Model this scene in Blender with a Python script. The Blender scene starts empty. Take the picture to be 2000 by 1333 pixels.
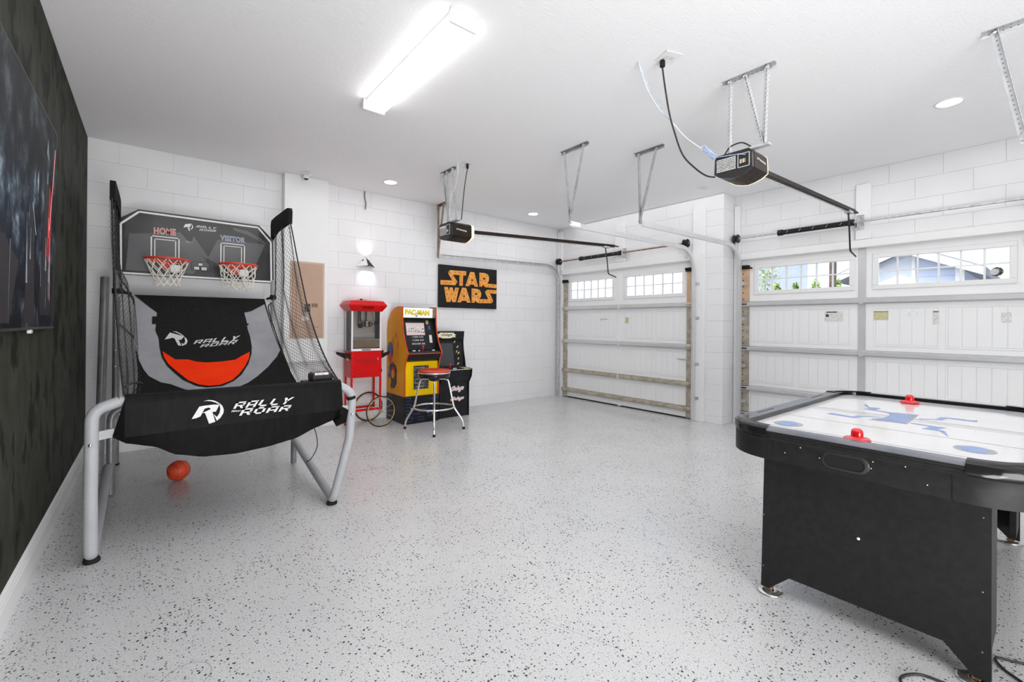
import bpy, bmesh, math, random
from mathutils import Vector, Matrix
from mathutils.geometry import tessellate_polygon
random.seed(7)
C = bpy.context.scene.collection
SC = bpy.context.scene
PI = math.pi

# ------------------------------------------------------------------ camera, world, light, exposure
cam_d = bpy.data.cameras.new('camera')
cam = bpy.data.objects.new('camera', cam_d); C.objects.link(cam)
cam_d.sensor_width = 36.0
cam_d.lens = 36.0 * 869.64 / 2000.0
cam_d.shift_y = -0.0163
cam_d.clip_start = 0.02
cam.matrix_world = (Matrix.Translation((0, 0, 1.2517)) @ Matrix.Rotation(-0.6802, 4, 'Z')
                    @ Matrix.Rotation(PI / 2, 4, 'X') @ Matrix.Rotation(0.0082, 4, 'Z'))
SC.camera = cam
w = bpy.data.worlds.new('sky'); SC.world = w; w.use_nodes = True
nt = w.node_tree; bg = nt.nodes['Background']
sky = nt.nodes.new('ShaderNodeTexSky'); sky.sky_type = 'NISHITA'
sky.sun_elevation = math.radians(48); sky.sun_rotation = math.radians(-100)
sky.sun_disc = False; sky.air_density = 1.0; sky.dust_density = 2.0
nt.links.new(sky.outputs[0], bg.inputs[0]); bg.inputs[1].default_value = 0.42
sun_d = bpy.data.lights.new('sun', 'SUN'); sun_d.energy = 5.0; sun_d.angle = 0.02; sun_d.color = (1, .97, .92)
sun = bpy.data.objects.new('sun', sun_d); C.objects.link(sun)
sun.rotation_euler = (math.radians(40), 0, math.radians(-75))   # shines away from the garage doors, onto the houses opposite
SC.view_settings.view_transform = 'Standard'
SC.view_settings.look = 'None'
SC.view_settings.gamma = 1.0
SC.view_settings.use_curve_mapping = False
SC.view_settings.exposure = -0.04
LAMP = 4.2      # emission of the fluorescent diffusers
CAN = 24.0

def area(name, loc, rot, sx, sy, energy, col=(1, 1, 1)):
    l = bpy.data.lights.new(name, 'AREA'); l.shape = 'RECTANGLE'; l.size = sx; l.size_y = sy; l.energy = energy; l.color = col
    o = bpy.data.objects.new(name, l); C.objects.link(o); o.location = loc; o.rotation_euler = rot; return o
area('soft_overhead_fill', (2.8, 2.5, 2.925), (0, 0, 0), 5.6, 5.4, 75, (.985, .99, 1))  # added area light with no fixture, brightens the whole room
area('soft_fill_light', (.8, -2.2, .7), (math.radians(116), 0, math.radians(-22)), 1.8, 1.4, 100, (1, .995, .99))  # added fill behind the camera, lifts the back wall and doors
area('soft_up_fill', (.35, -.9, .25), (math.radians(148), 0, math.radians(6)), 1.4, 1.0, 72, (1, .995, .99))  # added uplight behind the camera, brightens the ceiling

# ------------------------------------------------------------------ materials
def mat(name, col, rough=.5, metal=0.0, emit=None, es=0.0, coat=0.0, trans=0.0, alpha=1.0, spec=None):
    m = bpy.data.materials.new(name); m.use_nodes = True
    b = m.node_tree.nodes['Principled BSDF']
    b.inputs['Base Color'].default_value = (*col, 1)
    b.inputs['Roughness'].default_value = rough
    b.inputs['Metallic'].default_value = metal
    b.inputs['Coat Weight'].default_value = coat
    b.inputs['Transmission Weight'].default_value = trans
    b.inputs['Alpha'].default_value = alpha
    if spec is not None: b.inputs['Specular IOR Level'].default_value = spec
    if emit: b.inputs['Emission Color'].default_value = (*emit, 1); b.inputs['Emission Strength'].default_value = es
    return m
def N(m, t): return m.node_tree.nodes.new(t)
def Lk(m, a, b): m.node_tree.links.new(a, b)
def tex_coord(m, scale=(1, 1, 1)):
    g = N(m, 'ShaderNodeNewGeometry'); mp = N(m, 'ShaderNodeMapping'); mp.inputs['Scale'].default_value = scale
    Lk(m, g.outputs['Position'], mp.inputs[0]); return mp.outputs[0]
def bump(m, h, strength, dist):
    b = N(m, 'ShaderNodeBump'); b.inputs['Strength'].default_value = strength; b.inputs['Distance'].default_value = dist
    Lk(m, h, b.inputs['Height']); Lk(m, b.outputs[0], m.node_tree.nodes['Principled BSDF'].inputs['Normal'])
def noise(m, vec, scale, detail=4, rough=.5):
    n = N(m, 'ShaderNodeTexNoise'); n.inputs['Scale'].default_value = scale; n.inputs['Detail'].default_value = detail
    n.inputs['Roughness'].default_value = rough
    Lk(m, vec, n.inputs['Vector']); return n.outputs['Fac']
def ramp(m, fac, stops):
    r = N(m, 'ShaderNodeValToRGB'); e = r.color_ramp.elements
    while len(e) < len(stops): e.new(.5)
    for i, (p, c) in enumerate(stops): e[i].position = p; e[i].color = (*c, 1) if len(c) == 3 else c
    Lk(m, fac, r.inputs[0]); return r.outputs[0]
def setcol(m, out): Lk(m, out, m.node_tree.nodes['Principled BSDF'].inputs['Base Color'])
def noisy(name, c1, c2, scale, rough=.5, metal=0.0, vscale=(1, 1, 1), bs=0.0, bd=.002, coat=0.0, lo=.35, hi=.65):
    m = mat(name, c1, rough, metal, coat=coat); v = tex_coord(m, vscale); n = noise(m, v, scale)
    setcol(m, ramp(m, n, [(lo, c1), (hi, c2)]))
    if bs: bump(m, n, bs, bd)
    return m

M = {}
M['wall'] = noisy('painted_block', (.83, .83, .845), (.86, .86, .87), 3, .55)
v = tex_coord(M['wall']); bump(M['wall'], noise(M['wall'], v, 120, 3), .25, .0015)
M['ceil'] = mat('ceiling_paint', (.92, .92, .93), .8)
v = tex_coord(M['ceil'], (1, 2.2, 1)); n1 = noise(M['ceil'], v, 38, 5, .6); bump(M['ceil'], n1, .55, .006)
# speckled epoxy floor
m = M['floor'] = mat('flake_floor', (.6, .6, .6), .22, coat=.0)
v = tex_coord(m)
def flakes(m, v, scale, thr, seed):
    vo = N(m, 'ShaderNodeTexVoronoi'); vo.inputs['Scale'].default_value = scale
    mp = N(m, 'ShaderNodeMapping'); mp.inputs['Location'].default_value = (seed, seed * 1.7, 0)
    nz = N(m, 'ShaderNodeTexNoise'); nz.inputs['Scale'].default_value = scale * 1.6
    mx = N(m, 'ShaderNodeMixRGB'); mx.inputs[0].default_value = .012
    Lk(m, v, mp.inputs[0]); Lk(m, mp.outputs[0], nz.inputs['Vector'])
    Lk(m, mp.outputs[0], mx.inputs[1]); Lk(m, nz.outputs['Color'], mx.inputs[2]); Lk(m, mx.outputs[0], vo.inputs['Vector'])
    sep = N(m, 'ShaderNodeSeparateColor'); Lk(m, vo.outputs['Color'], sep.inputs[0])
    mul = N(m, 'ShaderNodeMath'); mul.operation = 'MULTIPLY'; mul.inputs[1].default_value = thr; Lk(m, sep.outputs[0], mul.inputs[0])
    lt = N(m, 'ShaderNodeMath'); lt.operation = 'LESS_THAN'; Lk(m, vo.outputs['Distance'], lt.inputs[0])
    m2 = N(m, 'ShaderNodeMath'); m2.operation = 'MULTIPLY'; Lk(m, mul.outputs[0], m2.inputs[0]); Lk(m, dens, m2.inputs[1]); Lk(m, m2.outputs[0], lt.inputs[1])
    return lt.outputs[0], sep.outputs[1]
dens = ramp(m, noise(m, v, 3.4, 4), [(.32, (.80, .80, .80)), (.66, (1.2, 1.2, 1.2))])
base = ramp(m, noise(m, v, 1.1, 5), [(.3, (.65, .652, .662)), (.7, (.71, .71, .715))])
fine = ramp(m, noise(m, v, 190, 2), [(.40, (.80, .80, .80)), (.52, (1, 1, 1)), (.68, (1.0, 1.0, 1.0))])
mm = N(m, 'ShaderNodeMixRGB'); mm.blend_type = 'MULTIPLY'; mm.inputs[0].default_value = 1; Lk(m, base, mm.inputs[1]); Lk(m, fine, mm.inputs[2])
cur = mm.outputs[0]
for sc_, th, sd, dark in ((85, .27, 3.1, (.10, .10, .105)), (58, .27, 9.4, (.03, .03, .035)), (140, .28, 5.5, (.30, .29, .28)), (42, .19, 1.4, (.035, .035, .04))):
    f, rnd = flakes(m, v, sc_, th, sd)
    mx = N(m, 'ShaderNodeMixRGB'); Lk(m, f, mx.inputs[0]); Lk(m, cur, mx.inputs[1]); mx.inputs[2].default_value = (*dark, 1)
    cur = mx.outputs[0]
def ring_mask(m, v, cx, cy, r, wd):
    d = N(m, 'ShaderNodeVectorMath'); d.operation = 'DISTANCE'; Lk(m, v, d.inputs[0]); d.inputs[1].default_value = (cx, cy, 0)
    s = N(m, 'ShaderNodeMath'); s.operation = 'SUBTRACT'; Lk(m, d.outputs['Value'], s.inputs[0]); s.inputs[1].default_value = r
    a = N(m, 'ShaderNodeMath'); a.operation = 'ABSOLUTE'; Lk(m, s.outputs[0], a.inputs[0])
    l = N(m, 'ShaderNodeMath'); l.operation = 'LESS_THAN'; Lk(m, a.outputs[0], l.inputs[0]); l.inputs[1].default_value = wd
    return l.outputs[0]
for cx, cy, r in ((1.81, 2.06, .052), (.10, 1.93, .075)):
    mx = N(m, 'ShaderNodeMixRGB'); k = ring_mask(m, v, cx, cy, r, .0022)
    q = N(m, 'ShaderNodeMath'); q.operation = 'MULTIPLY'; q.inputs[1].default_value = .5; Lk(m, k, q.inputs[0])
    Lk(m, q.outputs[0], mx.inputs[0]); Lk(m, cur, mx.inputs[1]); mx.inputs[2].default_value = (.22, .22, .22, 1); cur = mx.outputs[0]
for (ax_, ay_, bx_, by_), st in (((2.05, 2.15, 2.35, 1.2), .5), ((2.7, 1.9, 2.3, 1.05), .35), ((1.25, 1.5, 1.42, 1.05), .4), ((1.0, 3.2, 2.3, 3.6), .25), ((.2, 2.4, .9, 2.65), .35)):
    a_, b_ = Vector((ax_, ay_, 0)), Vector((bx_, by_, 0)); d_ = (b_ - a_).normalized(); L_ = (b_ - a_).length
    sb = N(m, 'ShaderNodeVectorMath'); sb.operation = 'SUBTRACT'; Lk(m, v, sb.inputs[0]); sb.inputs[1].default_value = a_
    def dt(vec):
        q = N(m, 'ShaderNodeVectorMath'); q.operation = 'DOT_PRODUCT'; Lk(m, sb.outputs[0], q.inputs[0]); q.inputs[1].default_value = vec; return q.outputs['Value']
    al, pe = dt(d_), dt(Vector((-d_.y, d_.x, 0)))
    def cmpn(x, c, e):
        q = N(m, 'ShaderNodeMath'); q.operation = 'COMPARE'; Lk(m, x, q.inputs[0]); q.inputs[1].default_value = c; q.inputs[2].default_value = e; return q.outputs[0]
    q = N(m, 'ShaderNodeMath'); q.operation = 'MULTIPLY'; Lk(m, cmpn(al, L_ / 2, L_ / 2), q.inputs[0]); Lk(m, cmpn(pe, 0, .0016), q.inputs[1])
    q2 = N(m, 'ShaderNodeMath'); q2.operation = 'MULTIPLY'; Lk(m, q.outputs[0], q2.inputs[0]); q2.inputs[1].default_value = st
    mx = N(m, 'ShaderNodeMixRGB'); Lk(m, q2.outputs[0], mx.inputs[0]); Lk(m, cur, mx.inputs[1]); mx.inputs[2].default_value = (.16, .16, .17, 1); cur = mx.outputs[0]
setcol(m, cur)
bump(m, noise(m, v, 55, 3), .06, .002)
# dark brushed paint on the left wall
m = M['dark'] = mat('dark_wall_paint', (.04, .042, .036), .65)
v = tex_coord(m, (4, 4, 2.0)); n = noise(m, v, 2.2, 5, .6)
v2 = tex_coord(m, (4.2, 4.2, 2.6)); n2 = noise(m, v2, 1.7, 3, .5)
c1 = ramp(m, n, [(.3, (.025, .0265, .020)), (.7, (.052, .055, .042))])
c2 = ramp(m, n2, [(.40, (.35, .35, .35)), (.45, (1, 1, 1))])
mx = N(m, 'ShaderNodeMixRGB'); mx.blend_type = 'MULTIPLY'; mx.inputs[0].default_value = 1; Lk(m, c1, mx.inputs[1]); Lk(m, c2, mx.inputs[2]); setcol(m, mx.outputs[0])
bump(m, n, .35, .01)
M['trim'] = noisy('white_trim', (.86, .86, .86), (.84, .84, .84), 4, .4)
M['strap'] = noisy('strap_steel', (.30, .31, .32), (.40, .41, .42), 16, .45, .3)
M['strap_lit'] = noisy('strap_steel_lit', (.50, .51, .53), (.60, .61, .62), 16, .4, .3)  # same steel in a paler copy, paints brighter light on the near straps
M['jamb'] = noisy('white_jamb_board', (.88, .88, .89), (.70, .70, .70), 26, .45, lo=.62, hi=.85, vscale=(1, 1, .5))
M['door'] = noisy('white_door_steel', (.89, .90, .91), (.91, .91, .92), 4, .38)
M['galv'] = noisy('galvanised_steel', (.52, .53, .54), (.72, .73, .74), 30, .36, .75)
M['galv_light'] = noisy('pale_galvanised', (.66, .67, .68), (.72, .72, .73), 6, .36, .4)
M['tansteel'] = noisy('tan_galvanised', (.40, .35, .28), (.60, .55, .46), 12, .42, .35)
M['orangesteel'] = noisy('orange_stile', (.62, .42, .26), (.72, .52, .36), 9, .5, .1)
M['chrome'] = mat('chrome', (.80, .80, .80), .12, 1.0)
M['brass'] = noisy('brass', (.62, .46, .22), (.40, .28, .12), 20, .3, .8)
M['bronze'] = noisy('dark_bronze', (.014, .009, .007), (.030, .018, .012), 18, .45, .1)
M['rust'] = noisy('brown_bracket', (.20, .14, .10), (.34, .26, .20), 22, .5, .4)
M['blackm'] = noisy('black_metal', (.012, .012, .012), (.03, .03, .03), 30, .35, .2)
M['springm'] = noisy('black_spring', (.012, .012, .012), (.035, .03, .03), 40, .4, .4)
M['blackp'] = noisy('black_plastic', (.012, .012, .013), (.022, .022, .024), 30, .35)
M['gloss'] = mat('gloss_black', (.012, .012, .013), .12)
M['rubber'] = noisy('rubber', (.012, .012, .012), (.02, .02, .02), 30, .8)
M['cord_b'] = noisy('black_cord', (.015, .015, .015), (.03, .03, .03), 40, .6)
M['wire_w'] = noisy('white_wire', (.72, .74, .80), (.85, .86, .9), 30, .5)
M['wire_blue'] = noisy('pale_blue_wire', (.30, .45, .75), (.62, .72, .9), 60, .5)
M['tube'] = noisy('silver_powdercoat', (.40, .41, .43), (.44, .45, .47), 8, .5, .0)
M['tube_d'] = noisy('grey_powdercoat', (.20, .205, .21), (.26, .26, .27), 14, .38, .3)
M['fab_b'] = noisy('black_fabric', (.012, .012, .012), (.02, .02, .019), 70, .85, bs=.25, bd=.001)
M['fab_g'] = noisy('grey_fabric', (.30, .305, .33), (.36, .365, .39), 5, .85, bs=.3, bd=.004)
M['fab_o'] = noisy('orange_fabric', (.95, .032, .001), (1.0, .045, .003), 6, .7)
M['vinyl'] = noisy('black_vinyl', (.007, .007, .007), (.011, .011, .0108), 9, .48, vscale=(3, 1, 1), bs=.25, bd=.006)
M['print_w'] = noisy('white_print', (.76, .76, .75), (.84, .84, .83), 60, .6)
M['print_g'] = noisy('grey_print', (.55, .55, .54), (.66, .66, .65), 60, .6)
M['net_b'] = noisy('black_net_cord', (.015, .015, .015), (.03, .03, .03), 40, .8)
M['net_w'] = noisy('cream_net_cord', (.80, .77, .66), (.88, .86, .80), 20, .8)
M['rim'] = noisy('orange_red_rim', (.72, .03, .015), (.85, .06, .03), 16, .35)
M['board'] = noisy('printed_board_black', (.022, .022, .024), (.04, .04, .042), 4, .18, coat=.3)
M['board_g'] = noisy('printed_board_grey', (.085, .085, .09), (.12, .12, .125), 3, .2, coat=.3)
M['board_g2'] = noisy('printed_board_dark', (.02, .02, .021), (.03, .03, .03), 3, .2, coat=.3)
M['txt_red'] = noisy('red_print', (.60, .10, .07), (.7, .14, .1), 30, .4)
M['txt_blue'] = noisy('blue_print', (.07, .14, .34), (.10, .18, .42), 30, .4)
M['red'] = noisy('red_enamel', (.60, .003, .004), (.66, .005, .006), 9, .3, coat=.08)
M['redd'] = noisy('red_plastic', (.80, .004, .012), (.84, .01, .02), 12, .18, coat=.5)
M['redseat'] = noisy('red_vinyl_seat', (.55, .045, .02), (.62, .06, .03), 8, .25)
M['yellow'] = noisy('yellow_panel', (.93, .58, .002), (.95, .62, .006), 5, .3)
M['orange'] = noisy('orange_panel', (.78, .30, .012), (.82, .40, .02), 3, .35)
M['oredge'] = noisy('orange_red_edge', (.62, .06, .01), (.7, .09, .02), 10, .35)
M['cabblack'] = noisy('cabinet_black', (.008, .008, .01), (.016, .016, .02), 9, .3)
M['screen'] = mat('dark_screen', (.012, .014, .018), .08)
M['screen_pink'] = mat('lit_game_screen', (.35, .28, .28), .3, emit=(.62, .50, .50), es=.55)
M['marq'] = mat('lit_marquee', (.9, .88, .75), .3, emit=(1, .95, .78), es=.45)
M['cream'] = noisy('cream_print', (.80, .74, .52), (.88, .84, .66), 12, .35)
M['white_ink'] = noisy('white_ink', (.82, .82, .82), (.9, .9, .9), 30, .4)
M['yel_ink'] = noisy('yellow_ink', (.80, .62, .03), (.88, .72, .06), 30, .4)
M['gold_ink'] = noisy('gold_ink', (.42, .36, .12), (.55, .48, .2), 30, .4)
M['pink_ink'] = noisy('pink_ink', (.72, .26, .36), (.80, .5, .56), 24, .4)
M['blue_ink'] = noisy('blue_ink', (.03, .07, .26), (.05, .10, .40), 24, .4)
M['blue_ice'] = noisy('ice_blue_print', (.20, .30, .56), (.27, .37, .64), 25, .3)
M['ice_grey'] = noisy('ice_grey_print', (.30, .32, .38), (.40, .42, .46), 25, .3)
M['ice'] = noisy('white_play_surface', (.84, .83, .84), (.88, .87, .88), 3, .12, coat=.3)
M['rimgrey'] = noisy('grey_rail', (.11, .115, .135), (.15, .155, .175), 8, .25)
M['frame_dark'] = noisy('dark_frame_plastic', (.016, .016, .017), (.024, .024, .025), 20, .4)
M['sidebl'] = noisy('black_laminate', (.013, .013, .013), (.018, .018, .018), 40, .45, bs=.1, bd=.001)
M['steelfoot'] = noisy('foot_steel', (.55, .54, .52), (.7, .69, .67), 14, .2, .9)
M['brownmetal'] = noisy('brown_threaded_steel', (.16, .09, .05), (.26, .16, .10), 40, .4, .5)
M['panel_tan'] = noisy('tan_panel_enamel', (.47, .32, .24), (.52, .36, .27), 3, .35)
M['panel_tan2'] = noisy('tan_panel_edge', (.56, .40, .31), (.62, .45, .35), 3, .35)
M['paper'] = noisy('paper_label', (.80, .80, .78), (.55, .56, .52), 90, .6, lo=.45, hi=.6)
M['paper_y'] = noisy('yellow_label', (.66, .64, .36), (.5, .5, .3), 60, .6)
M['black_label'] = noisy('black_label', (.02, .02, .02), (.2, .2, .2), 60, .5, lo=.5, hi=.65)
M['signblack'] = noisy('sign_black', (.008, .008, .009), (.014, .014, .015), 12, .4)
M['signor'] = noisy('sign_orange', (.80, .30, .05), (.90, .42, .10), 14, .45)
M['bulbdot'] = noisy('bulb_brown', (.30, .11, .01), (.40, .2, .02), 40, .4)
M['amber'] = mat('amber_lens', (.85, .75, .55), .4, emit=(1, .80, .50), es=.75)
M['diff'] = mat('lamp_diffuser', (.95, .95, .95), .5, emit=(1, .985, .965), es=LAMP)
M['can'] = mat('can_light', (.95, .95, .95), .5, emit=(1, .96, .90), es=CAN)
M['lampcap'] = noisy('lamp_cap_white', (.84, .84, .84), (.88, .88, .88), 9, .4)
M['kettle'] = mat('kettle_steel', (.72, .72, .70), .18, 1.0)
M['pan'] = noisy('popcorn_pan', (.30, .24, .19), (.42, .30, .22), 9, .3, .6)
M['basket'] = noisy('basketball_rubber', (.75, .06, .015), (.82, .09, .03), 160, .5, bs=.3, bd=.001)
M['seam'] = noisy('ball_seam', (.05, .012, .01), (.08, .02, .015), 40, .6)
for k_, s_ in (('vinyl', .07), ('fab_b', .08), ('fab_g', .15), ('fab_o', .1), ('sidebl', .2), ('cabblack', .25), ('orange', .1), ('yellow', .1), ('dark', .10),
               ('blackp', .3), ('signblack', .25), ('signor', .2), ('rubber', .2), ('bronze', .18), ('gloss', .35), ('red', .2), ('blackm', .3), ('panel_tan', .3), ('board', .35), ('board_g', .35), ('board_g2', .35), ('oredge', .25), ('wall', .3), ('ceil', .2)):
    M[k_].node_tree.nodes['Principled BSDF'].inputs['Specular IOR Level'].default_value = s_
def glass(name, tint, w):
    m = bpy.data.materials.new(name); m.use_nodes = True; t = m.node_tree; t.nodes.clear()
    o = t.nodes.new('ShaderNodeOutputMaterial'); mx = t.nodes.new('ShaderNodeMixShader'); tr = t.nodes.new('ShaderNodeBsdfTransparent')
    g = t.nodes.new('ShaderNodeBsdfGlossy'); g.inputs['Roughness'].default_value = .03; fr = t.nodes.new('ShaderNodeFresnel'); fr.inputs['IOR'].default_value = w
    tr.inputs[0].default_value = (*tint, 1)
    t.links.new(fr.outputs[0], mx.inputs[0]); t.links.new(tr.outputs[0], mx.inputs[1]); t.links.new(g.outputs[0], mx.inputs[2]); t.links.new(mx.outputs[0], o.inputs[0])
    return m
M['glass'] = glass('window_glass', (.95, .96, .97), 1.35)
M['caseglass'] = glass('case_glass', (.90, .90, .89), 1.4)
# television picture: dark stormy blue-grey with pale and red streaks
m = M['tvpic'] = mat('tv_picture', (.01, .012, .018), .55, spec=.12)
v = tex_coord(m, (1, 2.0, 1.5)); n = noise(m, v, 3.2, 8, .66)
g = N(m, 'ShaderNodeNewGeometry'); sp = N(m, 'ShaderNodeSeparateXYZ'); Lk(m, g.outputs['Position'], sp.inputs[0])
mrz = N(m, 'ShaderNodeMapRange'); mrz.inputs[1].default_value = 1.25; mrz.inputs[2].default_value = 2.25; Lk(m, sp.outputs['Z'], mrz.inputs[0])
band = ramp(m, mrz.outputs[0], [(0, (.06, .06, .06)), (.42, (1, 1, 1)), (.60, (.7, .7, .7)), (.80, (.05, .05, .05))])
picc = ramp(m, n, [(.36, (.003, .005, .011)), (.47, (.012, .020, .036)), (.55, (.07, .10, .13)), (.66, (.42, .50, .56))])
mx = N(m, 'ShaderNodeMixRGB'); mx.blend_type = 'MULTIPLY'; mx.inputs[0].default_value = .85; Lk(m, picc, mx.inputs[1]); Lk(m, band, mx.inputs[2]); setcol(m, mx.outputs[0])
M['tv_dark'] = noisy('tv_picture_dark_shape', (.004, .005, .009), (.012, .008, .014), 9, .6)
M['tv_red'] = noisy('tv_picture_red', (.30, .004, .008), (.62, .01, .015), 14, .6)
M['tv_pale'] = noisy('tv_picture_pale', (.20, .26, .30), (.42, .48, .52), 30, .6)
M['tv_line'] = mat('tv_picture_light_streak', (.9, .3, .3), .3, emit=(1, .25, .22), es=.7)
# outdoors
M['drive'] = noisy('concrete_drive', (.50, .49, .47), (.58, .57, .55), 5, .8)
M['siding'] = noisy('white_siding', (.80, .81, .83), (.86, .87, .88), 4, .6)
M['siding_b'] = noisy('blue_siding', (.52, .58, .72), (.56, .62, .76), 4, .6)
M['roof'] = noisy('grey_shingle', (.16, .16, .17), (.24, .24, .25), 30, .8)
M['leaf'] = noisy('hedge_leaf', (.16, .26, .06), (.34, .42, .14), 12, .6)
M['leaf2'] = noisy('tree_leaf', (.26, .34, .14), (.46, .50, .28), 12, .6)
M['bark'] = noisy('bark', (.10, .07, .05), (.16, .12, .09), 12, .8)
M['winpane'] = mat('far_window', (.55, .60, .68), .1)

# ------------------------------------------------------------------ mesh helpers
class MB:
    def __init__(s): s.v = []; s.f = []; s.sm = []
    def add(s, vs, fs, smooth=False):
        o = len(s.v); s.v += [tuple(p) for p in vs]; s.f += [tuple(i + o for i in f) for f in fs]; s.sm += [smooth] * len(fs); return s
    def box(s, a, b, ch=0.0, axis=None):
        (x0, y0, z0), (x1, y1, z1) = [min(p, q) for p, q in zip(a, b)], [max(p, q) for p, q in zip(a, b)]
        if ch <= 0:
            return s.add([(x, y, z) for z in (z0, z1) for y in (y0, y1) for x in (x0, x1)],
                         [(0, 2, 3, 1), (4, 5, 7, 6), (0, 1, 5, 4), (2, 6, 7, 3), (0, 4, 6, 2), (1, 3, 7, 5)])
        ch = min(ch, .49 * min(x1 - x0, y1 - y0, z1 - z0))
        bm = bmesh.new(); bmesh.ops.create_cube(bm, size=1)
        for q in bm.verts: q.co = Vector(((x0 + x1) / 2 + q.co.x * (x1 - x0), (y0 + y1) / 2 + q.co.y * (y1 - y0), (z0 + z1) / 2 + q.co.z * (z1 - z0)))
        bmesh.ops.bevel(bm, geom=list(bm.edges), offset=ch, segments=1, affect='EDGES')
        s.bm(bm); return s
    def bm(s, bm, smooth=False):
        bm.verts.index_update(); s.add([q.co[:] for q in bm.verts], [[q.index for q in f.verts] for f in bm.faces], smooth); bm.free(); return s
    def obox(s, p, q, wv, hv, w_, h_):
        """beam from p to q; wv,hv cross directions with full sizes w_,h_"""
        p, q, wv, hv = Vector(p), Vector(q), Vector(wv).normalized() * w_ / 2, Vector(hv).normalized() * h_ / 2
        vs = [e + a * wv + b * hv for e in (p, q) for a, b in ((-1, -1), (1, -1), (1, 1), (-1, 1))]
        return s.add(vs, [(0, 3, 2, 1), (4, 5, 6, 7), (0, 1, 5, 4), (1, 2, 6, 5), (2, 3, 7, 6), (3, 0, 4, 7)])
    def tube(s, path, r, n=12, closed=False, smooth=True):
        P = [Vector(p) for p in path]; k = len(P); R = r if isinstance(r, (list, tuple)) else [r] * k
        vs = []; up = None
        for i in range(k):
            a = P[(i - 1) % k] if closed or i > 0 else P[i]; b = P[(i + 1) % k] if closed or i < k - 1 else P[i]
            t = (b - a).normalized()
            if up is None:
                up = Vector((0, 0, 1)) if abs(t.z) < .9 else Vector((1, 0, 0))
            u = up - t * up.dot(t)
            if u.length < 1e-6: u = t.orthogonal()
            u.normalize(); up = u; w_ = t.cross(u)
            for j in range(n):
                an = 2 * PI * j / n; vs.append(P[i] + (u * math.cos(an) + w_ * math.sin(an)) * R[i])
        fs = []
        for i in range(k if closed else k - 1):
            i2 = (i + 1) % k
            for j in range(n): fs.append((i * n + j, i * n + (j + 1) % n, i2 * n + (j + 1) % n, i2 * n + j))
        s.add(vs, fs, smooth)
        if not closed: s.add(vs[:n], [tuple(reversed(range(n)))]); s.add(vs[-n:], [tuple(range(n))])
        return s
    def cyl(s, p, q, r, n=20, r2=None):
        return s.tube([p, q], [r, r if r2 is None else r2], n)
    def lathe(s, prof, c, n=28, axis='z', smooth=True):
        """prof: (radius, height)"""
        vs = []
        for r, h_ in prof:
            for j in range(n):
                a = 2 * PI * j / n; x, y = r * math.cos(a), r * math.sin(a)
                vs.append({'z': (c[0] + x, c[1] + y, c[2] + h_), 'y': (c[0] + x, c[1] + h_, c[2] + y), 'x': (c[0] + h_, c[1] + x, c[2] + y)}[axis])
        fs = [(i * n + j, i * n + (j + 1) % n, (i + 1) * n + (j + 1) % n, (i + 1) * n + j) for i in range(len(prof) - 1) for j in range(n)]
        if axis == 'y': fs = [tuple(reversed(f)) for f in fs]
        return s.add(vs, fs, smooth)
    def prism(s, poly, fn, d):
        """poly of 2D points; fn(a,b,depth)->3D; extruded 0..d"""
        k = len(poly); t = tessellate_polygon([[Vector((a, b, 0)) for a, b in poly]])
        vs = [fn(a, b, 0) for a, b in poly] + [fn(a, b, d) for a, b in poly]
        fs = [tuple(f) for f in t] + [tuple(i + k for i in reversed(f)) for f in t] + [(i, (i + 1) % k, (i + 1) % k + k, i + k) for i in range(k)]
        return s.add(vs, fs)
    def sphere(s, c, r, n=20, m_=12, sc=(1, 1, 1)):
        vs = [(c[0] + r * sc[0] * math.sin(PI * i / m_) * math.cos(2 * PI * j / n), c[1] + r * sc[1] * math.sin(PI * i / m_) * math.sin(2 * PI * j / n), c[2] + r * sc[2] * math.cos(PI * i / m_)) for i in range(m_ + 1) for j in range(n)]
        return s.add(vs, [(i * n + j, (i + 1) * n + j, (i + 1) * n + (j + 1) % n, i * n + (j + 1) % n) for i in range(m_) for j in range(n)], True)
    def build(s, name, m, parent=None, loc=None, label=None, kind=None, fix=True):
        o_ = Vector(loc) if loc is not None else (wl(parent) if parent else Vector((0, 0, 0)))
        me = bpy.data.meshes.new(name)
        me.from_pydata([tuple(Vector(p) - o_) for p in s.v], [], s.f)
        if fix:
            bm = bmesh.new(); bm.from_mesh(me); bmesh.ops.remove_doubles(bm, verts=bm.verts, dist=1e-6) if False else None
            bmesh.ops.recalc_face_normals(bm, faces=bm.faces); bm.to_mesh(me); bm.free()
        me.polygons.foreach_set('use_smooth', s.sm) if len(s.sm) == len(me.polygons) else None
        me.materials.append(m); me.update()
        ob = bpy.data.objects.new(name, me); C.objects.link(ob)
        if parent: ob.parent = parent; ob.location = o_ - wl(parent)
        else: ob.location = o_
        if label: ob['label'] = label
        if kind: ob['kind'] = kind
        return ob
def wl(o):
    r = Vector((0, 0, 0))
    while o: r += o.location; o = o.parent
    return r
def empty(name, loc): o = bpy.data.objects.new(name, None); C.objects.link(o); o.location = loc; o.empty_display_size = .1; return o
def tag(o, label, cat, group=None):
    o['label'] = label; o['category'] = cat
    if group: o['group'] = group
    return o
def struct(o): o['kind'] = 'structure'; return o
def thing(name, loc, label, cat, group=None): return tag(empty(name, loc), label, cat, group)
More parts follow.
